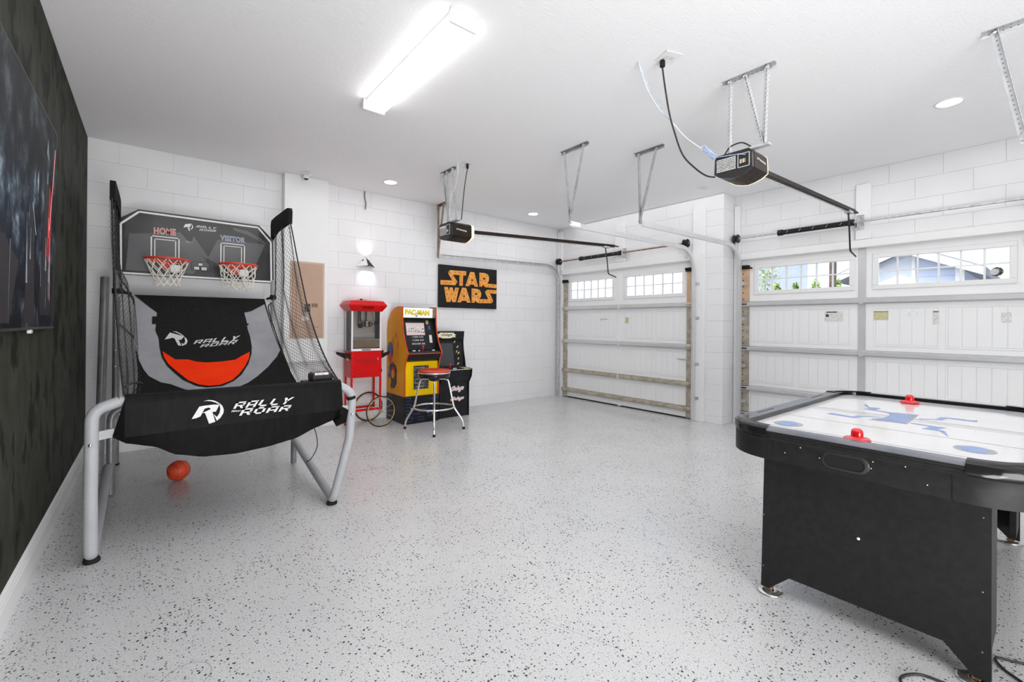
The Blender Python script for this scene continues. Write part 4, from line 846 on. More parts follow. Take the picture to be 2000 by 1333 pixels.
# middle U leg frame
MB().tube(bend_path([(-.222, 4.28, .01), (-.222, 4.28, .62), (.985, 4.28, .62), (.985, 4.28, .01)], .09, 8), .024, 14).build('middle_leg_frame', M['tube_d'], G)
# rear uprights
for x in (-.240, .980):
    u = MB().cyl((x, YP, .012), (x, YP, 1.69), .025, 16).build('rear_upright', M['tube_d'] if x < 0 else M['tube'], G)
    MB().cyl((x, YP, 1.69), (x, YP, 2.10), .012, 12).build('upright_extension', M['galv_light'], G)
    MB().cyl((x, YP, 0), (x, YP, .014), .029, 16).build('rubber_foot', M['rubber'], G)
    for z in (1.25, 1.675, 1.0, .86): MB().sphere((x - .005, YP - .027, z), .009, 8, 6).build('bolt', M['chrome'], G)
    MB().cyl((x, YP, 1.49), (x, YP, 1.535), .031, 16).build('clamp', M['blackm'], G)
    MB().tube([(x, YP - .02, 1.515), (x + (.10 if x < 0 else -.07), YP - .06, 1.49)], [.018, .01], 10).build('fabric_strap', M['fab_b'], G)
MB().cyl((-.225, YP - .02, 1.235), (-.07, YP - .10, 1.05), .009, 10).build('brace', M['tube_d'], G)
MB().cyl((-.225, YP - .02, 1.44 + .03), (.965, YP - .02, 1.44 + .03), .010, 12).build('rear_crossbar', M['galv_light'], G)
# backboard
bbp = [(-.245, 1.660), (-.247, 2.13), (-.10, 2.245), (.845, 2.240), (.975, 2.10), (.982, 1.655)]
BBm = MB().prism(bbp, lambda a, c, d: (a, 5.172 - d, c), .016).build('backboard', M['board'], G)
bf = lambda a, c, d=0: (a, 5.1555 - d, c)
ol = BB['outline']; mb = MB()
for i in range(len(ol)):
    p, q = Vector(ol[i]), Vector(ol[(i + 1) % len(ol)]); mb.obox(bf(*p), bf(*q), Vector((-(q - p).y, 0, (q - p).x)), (0, 1, 0), .016, .0022)
mb.build('white_outline', M['print_w'], BBm)
def flat(parent, polys, m, name, dd):
    if name != 'lettering':
        for pl in polys: MB().prism(pl, lambda a, c, d: bf(a, c, dd + d), .0006).build(name, M[m], parent)
        return
    mb = MB()
    for pl in polys: mb.prism(pl, lambda a, c, d: bf(a, c, dd + d), .0006)
    return mb.build(name, M[m], parent)
flat(BBm, [BB['tri1'], [(-.18, 1.70), (.30, 1.70), (.40, 1.84), (.20, 2.08), (-.16, 2.02)]], 'board_g', 'printed_shape', .0002)
flat(BBm, [BB['tri2'], BB['arc'], [(.30, 2.06), (.42, 1.87), (.40, 1.85), (.28, 1.97)]], 'board_g', 'printed_shape', .0010)
flat(BBm, [BB['dark']], 'board_g2', 'printed_shape', .0018)
for k, (Q, col) in enumerate(((BB['box1'], 0), (BB['box2'], 1))):
    mb = MB(); (a0, c0), (a1, _), (_, c1), _ = Q[0], Q[1], Q[2], Q[3]
    for ins, wd in ((0, .009), (.026, .007)):
        x0, x1, z0, z1 = a0 + ins, a1 - ins, c0, c1 - ins
        mb.box(bf(x0, z0, .003), bf(x0 + wd, z1, .002)).box(bf(x1 - wd, z0, .003), bf(x1, z1, .002)).box(bf(x0, z1 - wd, .003), bf(x1, z1, .002))
    mb.build('target_square', M['print_w'], BBm)
for txt, Q, m_ in (('HOME', BB['home'], 'txt_red'), ('VISITOR', BB['visitor'], 'txt_blue')):
    put_text(txt, Q, lambda a, c, d: bf(a, c, .0022 + d), .0, bold=.045, spacing=1.08).build('lettering_outline', M['print_w'], BBm, fix=False)
    (a0, c0), (a1, _), (_, c1), _ = Q; i = .004
    put_text(txt, [(a0 + i, Q[0][1] + i), (a1 - i, Q[1][1] + i), (a1 - i, Q[2][1] - i), (a0 + i, Q[3][1] - i)], lambda a, c, d: bf(a, c, .0032 + d), .0, bold=.008, spacing=1.08).build('lettering', M[m_], BBm, fix=False)
flat(BBm, [BB['R'], BB['C']], 'print_w', 'emblem', .0024)
flat(BBm, word('RALLY', BB['rally']) + word('ROAR', BB['roar']), 'print_w', 'lettering', .0024)
hc = (.355, 1.785)
flat(BBm, [BB['hub']], 'cabblack', 'printed_scorer', .0022)
flat(BBm, [[(hc[0] + (a - hc[0]) * .93, hc[1] + (c - hc[1]) * .90) for a, c in BB['hub']]], 'board_g', 'printed_scorer', .0028)
hb = BB['hb']
for i in range(3):
    q = hb[i * 4:i * 4 + 4]; flat(BBm, [[(a + sx * .006, c + sz * .006) for (a, c), (sx, sz) in zip(q, ((-1, 1), (1, 1), (1, -1), (-1, -1)))]], 'cabblack', 'printed_scorer', .0034); flat(BBm, [q], 'print_g', 'printed_scorer', .0042)
# hoops
for hx, hz_, tw in ((.102, 1.795, 0), (.640, 1.795, 1)):
    R_ = .158; hy = 5.15 - R_ - .035
    hp = MB().tube([(hx + R_ * math.cos(a), hy + R_ * math.sin(a), hz_) for a in [2 * PI * k / 40 for k in range(40)]], .0095, 10, closed=True).build('hoop', M['rim'], G)
    MB().prism([(hx - .075, hz_ + .012), (hx + .075, hz_ + .012), (hx + .045, hz_ - .055), (hx, hz_ - .075), (hx - .045, hz_ - .055)], lambda a, c, d: (a, 5.154 - d, c), .012).box((hx - .05, hy + R_ - .01, hz_ - .006), (hx + .05, 5.15, hz_ + .006), .003).build('hoop_bracket', M['rim'], hp)
    MB().box((hx + .02, 5.05, hz_ - .10), (hx + .10, 5.10, hz_ - .03), .01).build('score_sensor', M['trim'], hp)
    NK = 12; rows = [(R_, 0), (R_ * .90, .05), (R_ * .76, .10), (R_ * .63, .15), (R_ * .56, .20), (R_ * .60, .232)]
    mb = MB(); rn = random.Random(3 + tw)
    def node(r_, k):
        rr, zz = rows[r_]; a = 2 * PI * (k + .5 * (r_ % 2)) / NK; j = rn.Random if False else 0
        sw_ = .012 * r_ * tw * math.sin(k * 2.1 + r_)
        return (hx + (rr + sw_) * math.cos(a), hy + (rr + sw_) * math.sin(a), hz_ - zz - .01 * tw * math.sin(k * 1.7) * (r_ > 1))
    for r_ in range(len(rows) - 1):
        for k in range(NK):
            for dk in ((0, -1) if r_ % 2 == 0 else (0, 1)):
                mb.tube([node(r_, k), node(r_ + 1, k + dk)], .0038, 5)
    mb.build('hoop_net', M['net_w'], hp)
# netting walls
def netting(name, P00, P10, P11, P01, nu, nv, fold, m, front=None, rear=None):
    """diamond net over a bilinear quad; u: rear->front, v: top->bottom"""
    mb = MB()
    def pt(u, v_):
        a, b_ = Vector(rear(v_)), Vector(front(v_)); p = a.lerp(b_, u)
        return p + Vector((fold * math.sin(u * 17 + v_ * 2.0) * (1 - v_ * .8), 0, 0))
    for i in range(nu):
        for j in range(nv):
            if (i + j) % 2: continue
            a = pt(i / nu, j / nv)
            for di in (-1, 1):
                for dj in (1,):
                    if 0 <= i + di <= nu and j + dj <= nv: mb.tube([a, pt((i + di) / nu, (j + dj) / nv)], .0013, 3, smooth=False)
            if j > 0:
                pass
    # second family so that the strands cross
    for i in range(nu + 1):
        for j in range(nv):
            if (i + j) % 2 == 0 and i == nu: mb.tube([pt(1, j / nv), pt((nu - 1) / nu, (j + 1) / nv)], .0013, 3, smooth=False)
    return mb.build(name, m, G, kind='stuff')
def poly_at(P):
    L = [0]
    for a, b_ in zip(P, P[1:]): L.append(L[-1] + (Vector(b_) - Vector(a)).length)
    def f(v_):
        s = v_ * L[-1]
        for i in range(len(P) - 1):
            if s <= L[i + 1] + 1e-9: return Vector(P[i]).lerp(Vector(P[i + 1]), (s - L[i]) / max(L[i + 1] - L[i], 1e-9))
        return Vector(P[-1])
    return f
Rf = [(.975, 4.43, 2.17), (.978, 4.33, 2.02), (.980, 4.18, 1.80), (.982, 4.02, 1.58), (.984, 3.86, 1.38), (.988, 3.62, 1.15), (.992, 3.36, .97), (1.0, 3.13, .855)]
Rr = [(.975, 5.19, 2.15), (.975, 5.19, 1.52), (.915, 5.05, 1.40), (.935, 4.80, 1.15), (.945, 4.52, .965), (.945, 4.27, .835), (.95, 4.0, .72), (.985, 3.25, .83)]
netting('side_netting', 0, 0, 0, 0, 42, 78, .022, M['net_b'], poly_at(Rf), poly_at(Rr))
MB().tube(smooth_path(Rf, 4), .0055, 6).build('net_edge_cord', M['net_b'], G)
MB().tube(smooth_path(Rr[:6], 4), .006, 6).build('net_edge_cord', M['net_b'], G)
Lf = [(-.236, 4.43, 2.17), (-.224, 4.30, 1.95), (-.204, 4.10, 1.65), (-.186, 3.90, 1.42), (-.160, 3.64, 1.17), (-.132, 3.36, .97), (-.112, 3.13, .86)]
Lr = [(-.236, 5.17, 2.15), (-.225, 5.17, 1.60), (-.125, 5.05, 1.44), (-.10, 4.80, 1.20), (-.085, 4.52, .99), (-.07, 4.27, .85), (-.06, 3.98, .72), (-.08, 3.35, .78)]
netting('side_netting', 0, 0, 0, 0, 42, 78, .014, M['net_b'], poly_at(Lf), poly_at(Lr))
MB().tube(smooth_path(Lf, 4), .0065, 6).build('net_edge_cord', M['net_b'], G)
MB().tube(smooth_path(Lr[:7], 4), .0065, 6).build('net_edge_cord', M['net_b'], G)
MB().tube(smooth_path([(-.112, 3.2, .89), (-.08, 3.3, .905), (-.045, 3.45, .88)], 4), .008, 6).build('net_tie', M['net_b'], G)
# black sleeves on the net arms
for x in (-.232, .975):
    MB().prism([(5.20, 2.12), (5.215, 2.27), (5.18, 2.31), (5.0, 2.315), (4.50, 2.305), (4.435, 2.295), (4.415, 2.26), (4.425, 2.15), (4.50, 2.165), (4.98, 2.165)], lambda a, c, d: (x - .016 + d, a, c), .032).build('net_arm_sleeve', M['fab_b'], G)
    MB().cyl((x, 5.19, 2.08), (x, 5.20, 2.2), .012, 10).build('arm_joint', M['blackm'], G)
# ramp fabric: black base sheet with sewn grey, black and orange panels
def xe(z, side):
    Z = [.50, .74, .79, .888, 1.014, 1.163, 1.476]; L_ = [-.10, -.085, -.08, -.075, -.095, -.112, -.1226]; R__ = [.985, .955, .945, .93, .925, .905, .891]
    A = L_ if side == 0 else R__
    for i in range(len(Z) - 1):
        if z <= Z[i + 1]: u = max(0, (z - Z[i]) / (Z[i + 1] - Z[i])); return A[i] + (A[i + 1] - A[i]) * u
    return A[-1]
def rp(dd):
    def f(x, z):
        wob = .006 * math.sin(x * 14 + z * 9) * (1.46 - z)
        return (x, gz(z) - dd * .45 + wob, z + dd * .9 + .0)
    return f
mb = MB(); NX, NZ = 24, 40; f0 = rp(0); vs = []
for j in range(NZ + 1):
    z = .70 + (1.478 - .70) * j / NZ; a, b_ = xe(z, 0), xe(z, 1)
    for i in range(NX + 1): vs.append(f0(a + (b_ - a) * i / NX, z))
mb.add(vs, [(j * (NX + 1) + i, j * (NX + 1) + i + 1, (j + 1) * (NX + 1) + i + 1, (j + 1) * (NX + 1) + i) for j in range(NZ) for i in range(NX)], True)
rb = mb.build('ramp_fabric', M['fab_b'], G, fix=False)
patch([RAMP['grey']], rp(.004), M['fab_g'], 'grey_fabric_panel', rb, cut=.04)
patch([RAMP['black'], RAMP['tabL'], RAMP['tabR']], rp(.008), M['fab_b'], 'black_fabric_panel', rb, cut=.04)
patch([RAMP['orange']], rp(.012), M['fab_o'], 'orange_fabric_panel', rb, cut=.04)
patch([RL['R'], RL['arc'], RL['C']], rp(.012), M['print_g'], 'emblem', rb, cut=.04)
patch(word('RALLY', RL['rally']) + word('ROAR', RL['roar']), rp(.012), M['print_g'], 'lettering', rb, cut=.04)
# front rail, skirt and ball bag
MB().cyl((-.13, 3.14, .828), (1.0, 3.14, .828), .024, 14).build('front_rail', M['tube'], G)
def skirt(u, v_):
    x = -.108 + 1.122 * u
    prof = [(3.19, .76), (3.185, .83), (3.165, .852), (3.14, .862), (3.113, .85), (3.105, .82), (3.10, .66)]
    q = v_ * (len(prof) - 1); i = min(int(q), len(prof) - 2); t_ = q - i
    y = prof[i][0] + (prof[i + 1][0] - prof[i][0]) * t_; z = prof[i][1] + (prof[i + 1][1] - prof[i][1]) * t_
    if v_ > .8: z += (-.022 * (1 - u)) * (v_ - .8) / .2; y -= .004 * math.sin(u * 22) * (v_ - .8) / .2
    return (x, y, z)
mb = MB(); NU, NV = 40, 24; vs = [skirt(i / NU, j / NV) for j in range(NV + 1) for i in range(NU + 1)]
mb.add(vs, [(j * (NU + 1) + i, j * (NU + 1) + i + 1, (j + 1) * (NU + 1) + i + 1, (j + 1) * (NU + 1) + i) for j in range(NV) for i in range(NU)], True)
sk = mb.build('front_skirt', M['vinyl'], G, fix=False)
sp_ = lambda a, c: (a, 3.0935, c)
patch([BAG['R'], BAG['C'], BAG['arc']], sp_, M['print_w'], 'emblem', sk)
patch(word('RALLY', BAG['rally']) + word('ROAR', BAG['roar']) + word('AND', BAG['and_']), sp_, M['print_w'], 'lettering', sk)
# hanging bag under the skirt: traced belly line, closed towards the back
BX = [-.155, -.10, .012, .113, .243, .396, .559, .721, .862, .961, 1.010, 1.012]; BZ = [.640, .600, .567, .504, .469, .460, .472, .498, .555, .586, .640, .70]
def bellyz(x):
    for i in range(len(BX) - 1):
        if x <= BX[i + 1]:
            u = (x - BX[i]) / (BX[i + 1] - BX[i]); u = u * u * (3 - 2 * u) * .35 + u * .65; return BZ[i] + (BZ[i + 1] - BZ[i]) * u
    return BZ[-1]
mb = MB(); NU, NV = 44, 12; vs = []
for j in range(NV + 1):
    v_ = j / NV
    for i in range(NU + 1):
        u = i / NU; x = -.155 + 1.166 * u; zt = .66 - .022 * (1 - u) if -.108 < x else .655; zb = min(bellyz(x), zt - .005)
        if v_ <= .5: q = v_ / .5; y = 3.105 + .02 * math.sin(q * PI / 2); z = zt + (zb - zt) * math.sin(q * PI / 2)
        else: q = (v_ - .5) / .5; y = 3.125 + .82 * q; z = zb + (.705 - zb) * q ** .8; x = x + ((-.06 + .99 * u) - x) * min(1, q * 1.6)
        vs.append((x, y, z))
mb.add(vs, [(j * (NU + 1) + i, j * (NU + 1) + i + 1, (j + 1) * (NU + 1) + i + 1, (j + 1) * (NU + 1) + i) for j in range(NV) for i in range(NU)], True)
mb.build('ball_bag', M['vinyl'], G, fix=False)
for sx, xs_, tip in ((-1, -.108, (-.158, 3.13, .640)), (1, 1.014, (1.045, 3.15, .60))):
    mb = MB(); A = [(xs_, 3.11, .845), (xs_, 3.19, .83), (xs_, 3.6, .72), (xs_, 3.6, .64), tip, (xs_, 3.105, .60 if sx > 0 else .638)]
    mb.add(A + [((xs_ + tip[0]) / 2, 3.3, .70)], [(0, 1, 6), (1, 2, 6), (2, 3, 6), (3, 4, 6), (4, 5, 6), (5, 0, 6)], True)
    mb.add([(xs_, 3.104, .84), tip, (xs_, 3.104, .64)], [(0, 1, 2)]); mb.build('bag_side', M['vinyl'], G, fix=False)
MB().tube([(1.0, 3.13, .655), (1.035, 3.14, .64), (1.03, 3.15, .585), (.985, 3.16, .56)], [.03, .045, .042, .03], 12).build('bag_corner_roll', M['vinyl'], G)
# control box on the rail
cb_ = MB().box((.845, 3.20, .848), (.985, 3.30, .905), .010).build('score_control_box', M['blackp'], G)
MB().box((.865, 3.197, .893), (.955, 3.215, .908), .001).build('display_window', M['paper'], cb_)
for k in range(3): MB().cyl((.865 + .045 * k, 3.275, .903), (.865 + .045 * k, 3.275, .911), .010, 10).build('button', M['tube_d'], cb_)
MB().box((.80, 3.19, .84), (1.0, 3.31, .853), .004).build('box_bracket', M['blackp'], cb_)
MB().tube(smooth_path([(.93, 3.55, .62), (.955, 3.62, .50), (.99, 3.62, .40), (.995, 3.60, .30), (.97, 3.66, .20), (.955, 3.74, .155)], 8), .0035, 6).build('power_cord', M['cord_b'], G)
# loose grey tube in the corner
t = tag(MB().tube([(-.330, 4.93, .0), (-.322, 5.30, 1.635)], .030, 18).build('loose_tube', M['tube_d'], None, loc=(-.33, 4.93, 0)), 'plain grey metal tube standing in back left corner beside the basketball game', 'tube')
# the ball on the floor
t = thing('basketball', (.172, 4.385, 0), 'small orange-red basketball on the floor under the basketball game', 'ball')
bc = (.172, 4.385, .0765); MB().sphere(bc, .0765, 32, 20).build('ball_skin', M['basket'], t)
mb = MB(); Rb = .0768; rot = Matrix.Rotation(.6, 3, 'Z') @ Matrix.Rotation(.5, 3, 'X')
def circ3(fn): return [Vector(bc) + rot @ Vector(fn(2 * PI * k / 48)).normalized() * Rb for k in range(48)]
for fn in (lambda a: (math.cos(a), math.sin(a), 0), lambda a: (math.cos(a), 0, math.sin(a)), lambda a: (math.cos(a), math.sin(a) * .55, .62 * abs(math.sin(a)) + .25 * 0 + .0001) if False else (0, math.cos(a), math.sin(a)), lambda a: (.62, .78 * math.cos(a), .78 * math.sin(a)), lambda a: (-.62, .78 * math.cos(a), .78 * math.sin(a))):
    mb.tube(circ3(fn), .0011, 5, closed=True)
mb.build('ball_seams', M['seam'], t)

# ------------------------------------------------------------------ popcorn cart
K = thing('popcorn_cart', (2.02, 5.39, 0), 'red popcorn cart with glass case, red legs and two spoked wheels', 'popcorn cart')
x0, x1, y0, y1 = 1.835, 2.212, 5.29, 5.52
cb_ = MB().box((x0, y0, .595), (x1, y1, .915), .004).build('cart_box', M['red'], K)
put_text('POPCORN', [(1.905, .765), (2.155, .768), (2.155, .815), (1.905, .812)], lambda a, c, d: (a, y0 - d, c), .0015, bold=.02).build('embossed_lettering', mat('deep_red_letters', (.30, .004, .005), .35), cb_, fix=False)
MB().box((2.16, y0 - .002, .80), (2.168, y0, .83)).build('rivet_plate', M['galv_light'], cb_)
rv = MB()
for z in (.60 + .0, .65, .70, .78, .86, .90):
    rv.sphere((x0 + .012, y0 - .001, z), .003, 6, 4)
rv.build('rivets', M['galv_light'], cb_, kind='stuff')
for x in (x0 + .011, x1 - .011):
    for y in (y0 + .011, y1 - .011):
        zb = 0.012 if x < 2 else .185
        lg = MB().box((x - .011, y - .011, zb), (x + .011, y + .011, .60), .002).build('leg', M['red'], K)
        if x < 2: MB().cyl((x, y, 0), (x, y, .016), .012, 12, .009).build('foot', M['rubber'], lg)
for y in (y0 + .011, y1 - .011): MB().box((x0, y - .009, .190), (x1, y + .009, .216), .002).build('stretcher', M['red'], K)
MB().box((x0 + .002, y0, .190), (x0 + .02, y1, .212), .002).build('stretcher', M['red'], K)
MB().cyl((2.165, 5.165, .184), (2.165, 5.60, .184), .006, 10).build('axle', M['galv'], K)
for y in (5.18, 5.585):
    wh = MB().tube([(2.165 + .180 * math.cos(a), y, .184 + .180 * math.sin(a)) for a in [2 * PI * k / 48 for k in range(48)]], .0065, 8, closed=True).build('wheel', M['bronze'], K)
    MB().tube([(2.165 + .170 * math.cos(a), y, .184 + .170 * math.sin(a)) for a in [2 * PI * k / 48 for k in range(48)]], .006, 8, closed=True).build('brass_rim', M['brass'], wh)
    MB().cyl((2.165, y - .02, .184), (2.165, y + .02, .184), .014, 14).build('hub', M['brass'], wh)
    for k in range(12):
        a = 2 * PI * k / 12; MB().cyl((2.165, y + (.008 if k % 2 else -.008), .184), (2.165 + .168 * math.cos(a), y, .184 + .168 * math.sin(a)), .0014, 5).build('spoke', M['galv'], wh)
# side shelves, hinged out
for sx, xe_, nm in ((-1, x0, 'l'), (1, x1, 'r')):
    mb = MB(); mb.box((xe_, y0 + .015, .868), (xe_ + sx * .10, y1 - .02, .876), .002)
    mb.build('side_shelf', M['bronze'], K)
    for y in (y0 + .015, y1 - .03): MB().prism([(xe_, .876), (xe_ + sx * .115, .906), (xe_ + sx * .10, .868), (xe_, .815)], lambda a, c, d: (a, y + d, c), .008).build('shelf_bracket', M['bronze'], K)
    if sx < 0: MB().box((xe_ - .003, y0 + .07, .80), (xe_, y0 + .15, .87), .002).build('opening_frame', M['brass'], K)
# glass case
zb, zt = .915, 1.40
for x in (x0 + .014, x1 - .014):
    for y in (y0 + .014, y1 - .014): MB().box((x - .009, y - .009, zb), (x + .009, y + .009, zt), .002).build('corner_post', M['trim'], K)
MB().box((x0 + .006, y0 + .006, zb), (x1 - .006, y0 + .02, zb + .028), .002).build('lower_frame', M['trim'], K)
MB().box((x0 + .13, y0 + .003, zb + .005), (x0 + .24, y0 + .007, zb + .024), .001).build('vent_slot', M['tube_d'], K)
for p, q in (((x0 + .022, y0 + .010, zb + .03), (x1 - .022, y0 + .013, zt)), ((x0 + .008, y0 + .022, zb), (x0 + .011, y1 - .022, zt)), ((x1 - .011, y0 + .022, zb), (x1 - .008, y1 - .022, zt))):
    MB().box(p, q).build('glass_panel', M['caseglass'], K)
MB().box((x0 + .022, y1 - .016, zb), (x1 - .022, y1 - .010, zt)).build('back_panel', mat('case_back_grey', (.62, .61, .60), .35), K)
MB().box((x0 + .03, y0 + .03, zb + .012), (x1 - .03, y1 - .02, zb + .022)).build('popcorn_tray', M['pan'], K)
MB().prism([(x0 + .022, zb + .145), (x1 - .018, zb + .145), (x1 - .026, zb + .04), (x0 + .028, zb + .04)], lambda a, c, d: (a, y0 + .020 + d, c), .006).build('front_flap', M['pan'], K)
MB().box((x0 + .015, y0 + .015, zb + .137), (x1 - .010, y0 + .028, zb + .145), .001).build('flap_lip', M['tansteel'], K)
kt = MB().lathe([(.001, 0), (.062, 0), (.068, .008), (.068, .060), (.072, .064), (.060, .066), (.050, .074), (.001, .078)], (2.055, 5.40, 1.205), 28).build('kettle', M['kettle'], K)
MB().cyl((2.055, 5.40, 1.28), (2.055, 5.40, 1.40), .008, 10).build('stirrer_rod', M['blackm'], kt)
MB().cyl((1.985, 5.41, 1.265), (1.985, 5.41, 1.40), .010, 10).cyl((1.96, 5.41, 1.2), (1.96, 5.41, 1.40), .006, 8).build('hanger_rod', M['blackm'], kt)
MB().tube([(2.12, 5.39, 1.235), (2.16, 5.37, 1.25), (2.185, 5.37, 1.255)], .007, 8).sphere((2.165, 5.37, 1.252), .018, 12, 8, (.8, .8, 1.3)).build('kettle_handle', M['blackp'], kt)
MB().tube([(1.99, 5.40, 1.23), (1.965, 5.385, 1.225)], .012, 10).box((1.955, 5.37, 1.19), (2.0, 5.40, 1.245), .006).build('kettle_hinge', M['bronze'], kt)
MB().tube(smooth_path([(2.14, 5.42, 1.40), (2.15, 5.42, 1.33), (2.165, 5.41, 1.25), (2.155, 5.41, 1.17), (2.17, 5.41, 1.14), (2.19, 5.41, 1.16), (2.175, 5.40, 1.23)], 6), .003, 6).build('kettle_cable', M['cord_b'], kt)
# flared roof
def frust(mb, zs, ex):
    vs = []
    for z, e in zip(zs, ex): vs += [(x0 - e, y0 - e, z), (x1 + e, y0 - e, z), (x1 + e, y1 + e, z), (x0 - e, y1 + e, z)]
    fs = [(4 * i + j, 4 * i + (j + 1) % 4, 4 * i + 4 + (j + 1) % 4, 4 * i + 4 + j) for i in range(len(zs) - 1) for j in range(4)] + [(3, 2, 1, 0), tuple(4 * (len(zs) - 1) + j for j in range(4))]
    return mb.add(vs, fs)
rf = frust(MB(), (1.395, 1.404, 1.460, 1.472, 1.520, 1.532), (.002, .008, .046, .046, .012, -.07)).build('roof', M['red'], K)
put_text('POPCORN', [(1.95, 1.425), (2.09, 1.425), (2.09, 1.452), (1.95, 1.452)], lambda a, c, d: (a, y0 - .018 - (c - 1.405) * .62 - d, c), .002, bold=.02).build('roof_lettering', M['bronze'], rf, fix=False)
MB().box((1.98, 5.38, 1.531), (2.0, 5.42, 1.55), .003).box((1.945, 5.39, 1.530), (2.06, 5.41, 1.538), .002).build('roof_finial', M['bronze'], rf)
lp = MB().tube(smooth_path([(x1, y0 + .10, .69), (x1 + .03, y0 + .08, .68), (x1 + .035, y0 + .08, .65), (x1 + .02, y0 + .08, .635), (x1, y0 + .08, .66)], 5), .004, 6).build('coiled_cable', M['rubber'], K)

# ------------------------------------------------------------------ arcade cabinets
def side_panel(root, name, prof, xa, xb, m, edge_m):
    o = MB().prism(prof, lambda a, c, d: (xa + d * (xb - xa), a, c), 1).build(name, m, root)
    mb = MB()   # T-moulding round the front edge
    for p, q in zip(prof, prof[1:]):
        if max(p[0], q[0]) > 5.5: continue
        mb.tube([(( xa + xb) / 2, p[0] - .0015, p[1]), ((xa + xb) / 2, q[0] - .0015, q[1])], abs(xb - xa) / 2 + .001, 8)
    mb.build('edge_moulding', edge_m, o); return o
A1 = thing('arcade_cabinet', (2.66, 5.34, 0), 'tall yellow and black arcade cabinet with a lit white marquee, right of popcorn cart', 'arcade cabinet', 'arcade cabinets')
prof1 = [(5.085, .345), (5.085, .70), (5.055, .80), (5.0, .885), (5.03, .92), (5.09, 1.02), (5.135, 1.13), (5.16, 1.25), (5.165, 1.455), (5.30, 1.462), (5.40, 1.445), (5.50, 1.39), (5.58, 1.29), (5.61, 1.16), (5.61, .345)]
sp1 = side_panel(A1, 'side_panel', prof1, 2.418, 2.434, M['orange'], M['oredge'])
side_panel(A1, 'side_panel', prof1, 2.886, 2.902, M['cabblack'], M['oredge'])
# side art (abstract shapes)
sf = lambda a, c, d: (2.418 - .0006 - d, a, c)
def oval(cy, cz, ry, rz, n=20, ph=0, wob=0): return [(cy + ry * math.cos(2 * PI * k / n) * (1 + wob * math.sin(5 * k)), cz + rz * math.sin(2 * PI * k / n) * (1 + wob * math.cos(3 * k))) for k in range(n)]
def art(polys, m, dd): 
    for pl in polys: MB().prism(pl, lambda a, c, d: (2.418 - dd - d, a, c), .0004).build('side_art_shape', M[m], sp1)
art([oval(5.43, .58, .14, .17, 22, 0, .12), oval(5.50, .90, .085, .11)], 'cabblack', .0006)
art([oval(5.50, .91, .06, .09), oval(5.52, .62, .03, .05)], 'blue_ink', .0014)
art([oval(5.50, .80, .05, .07), oval(5.40, .62, .055, .075)], 'red', .0022)
art([oval(5.42, .60, .045, .055, 18, 0, .1), oval(5.50, .50, .03, .06)], 'orange', .003)
art([oval(5.33, 1.10, .03, .035, 12, 0, .5), oval(5.42, 1.02, .025, .05, 12, 0, .5), oval(5.28, .98, .016, .05, 10, 0, .4)], 'oredge', .0006)
# base with maze print
bs = MB().box((2.418, 5.078, 0), (2.902, 5.61, .345), .003).build('riser_base', M['cabblack'], A1)
mb = MB(); ff = 5.0775
def bx(a, c, a2, c2, y=ff): mb.box((a, y - .0012, c), (a2, y, c2))
for (a, c, w_, h_) in ((2.43, .285, .075, .045), (2.43, .21, .075, .045), (2.43, .13, .06, .04), (2.53, .22, .055, .06), (2.54, .12, .09, .05), (2.66, .17, .07, .08), (2.76, .23, .055, .07), (2.84, .30, .05, .03), (2.74, .08, .12, .06), (2.60, .04, .08, .04), (2.45, .03, .08, .05)):
    t_ = .005; bx(a, c, a + w_, c + t_); bx(a, c + h_ - t_, a + w_, c + h_); bx(a + w_ - t_, c, a + w_, c + h_)
mb.build('maze_print', M['blue_ink'], bs)
MB().prism([(2.745 + .02 * math.cos(a), .135 + .02 * math.sin(a)) for a in [2 * PI * k / 16 for k in range(16)]], lambda a, c, d: (a, ff - .0014 - d, c), .001).build('printed_dot', M['blue_ice'], bs)
MB().box((2.505, ff - .0015, .175), (2.525, ff, .20)).box((2.80, ff - .0015, .10), (2.812, ff, .115)).build('printed_mark', M['yel_ink'], bs)
lf = MB().box((2.434, 5.092, .345), (2.886, 5.10, .775), .002).build('lower_front_panel', M['yellow'], A1)
po = MB().box((2.545, 5.088, .425), (2.755, 5.0925, .722), .001).build('instruction_poster', M['black_label'], lf)
MB().box((2.58, 5.0865, .69), (2.70, 5.088, .70)).box((2.56, 5.0865, .55), (2.66, 5.088, .556)).box((2.56, 5.0865, .50), (2.70, 5.088, .506)).box((2.58, 5.0865, .455), (2.69, 5.088, .465)).build('poster_print', M['tube'], po)
MB().prism([(5.09, .775), (5.055, .80), (5.012, .872), (5.03, .895), (5.2, .90), (5.2, .775)], lambda a, c, d: (2.434 + d, a, c), .452).build('control_deck_box', M['cabblack'], A1)
dk = MB().prism([(5.008, .876), (5.032, .905), (5.13, .925), (5.13, .905)], lambda a, c, d: (2.434 + d, a, c), .452).build('control_panel', M['cabblack'], A1)
MB().box((2.434, 5.004, .872), (2.886, 5.012, .882), .002).build('red_edge', M['oredge'], dk)
for x, m_ in ((2.66, 'redd'),): MB().cyl((x, 5.075, .905), (x, 5.070, .955), .005, 8).sphere((x, 5.069, .962), .014, 12, 8).build('joystick', M[m_], dk)
for x in (2.52, 2.54, 2.79, 2.81, 2.60): MB().cyl((x, 5.055, .905), (x, 5.054, .919), .010, 10).build('button', M['white_ink'], dk)
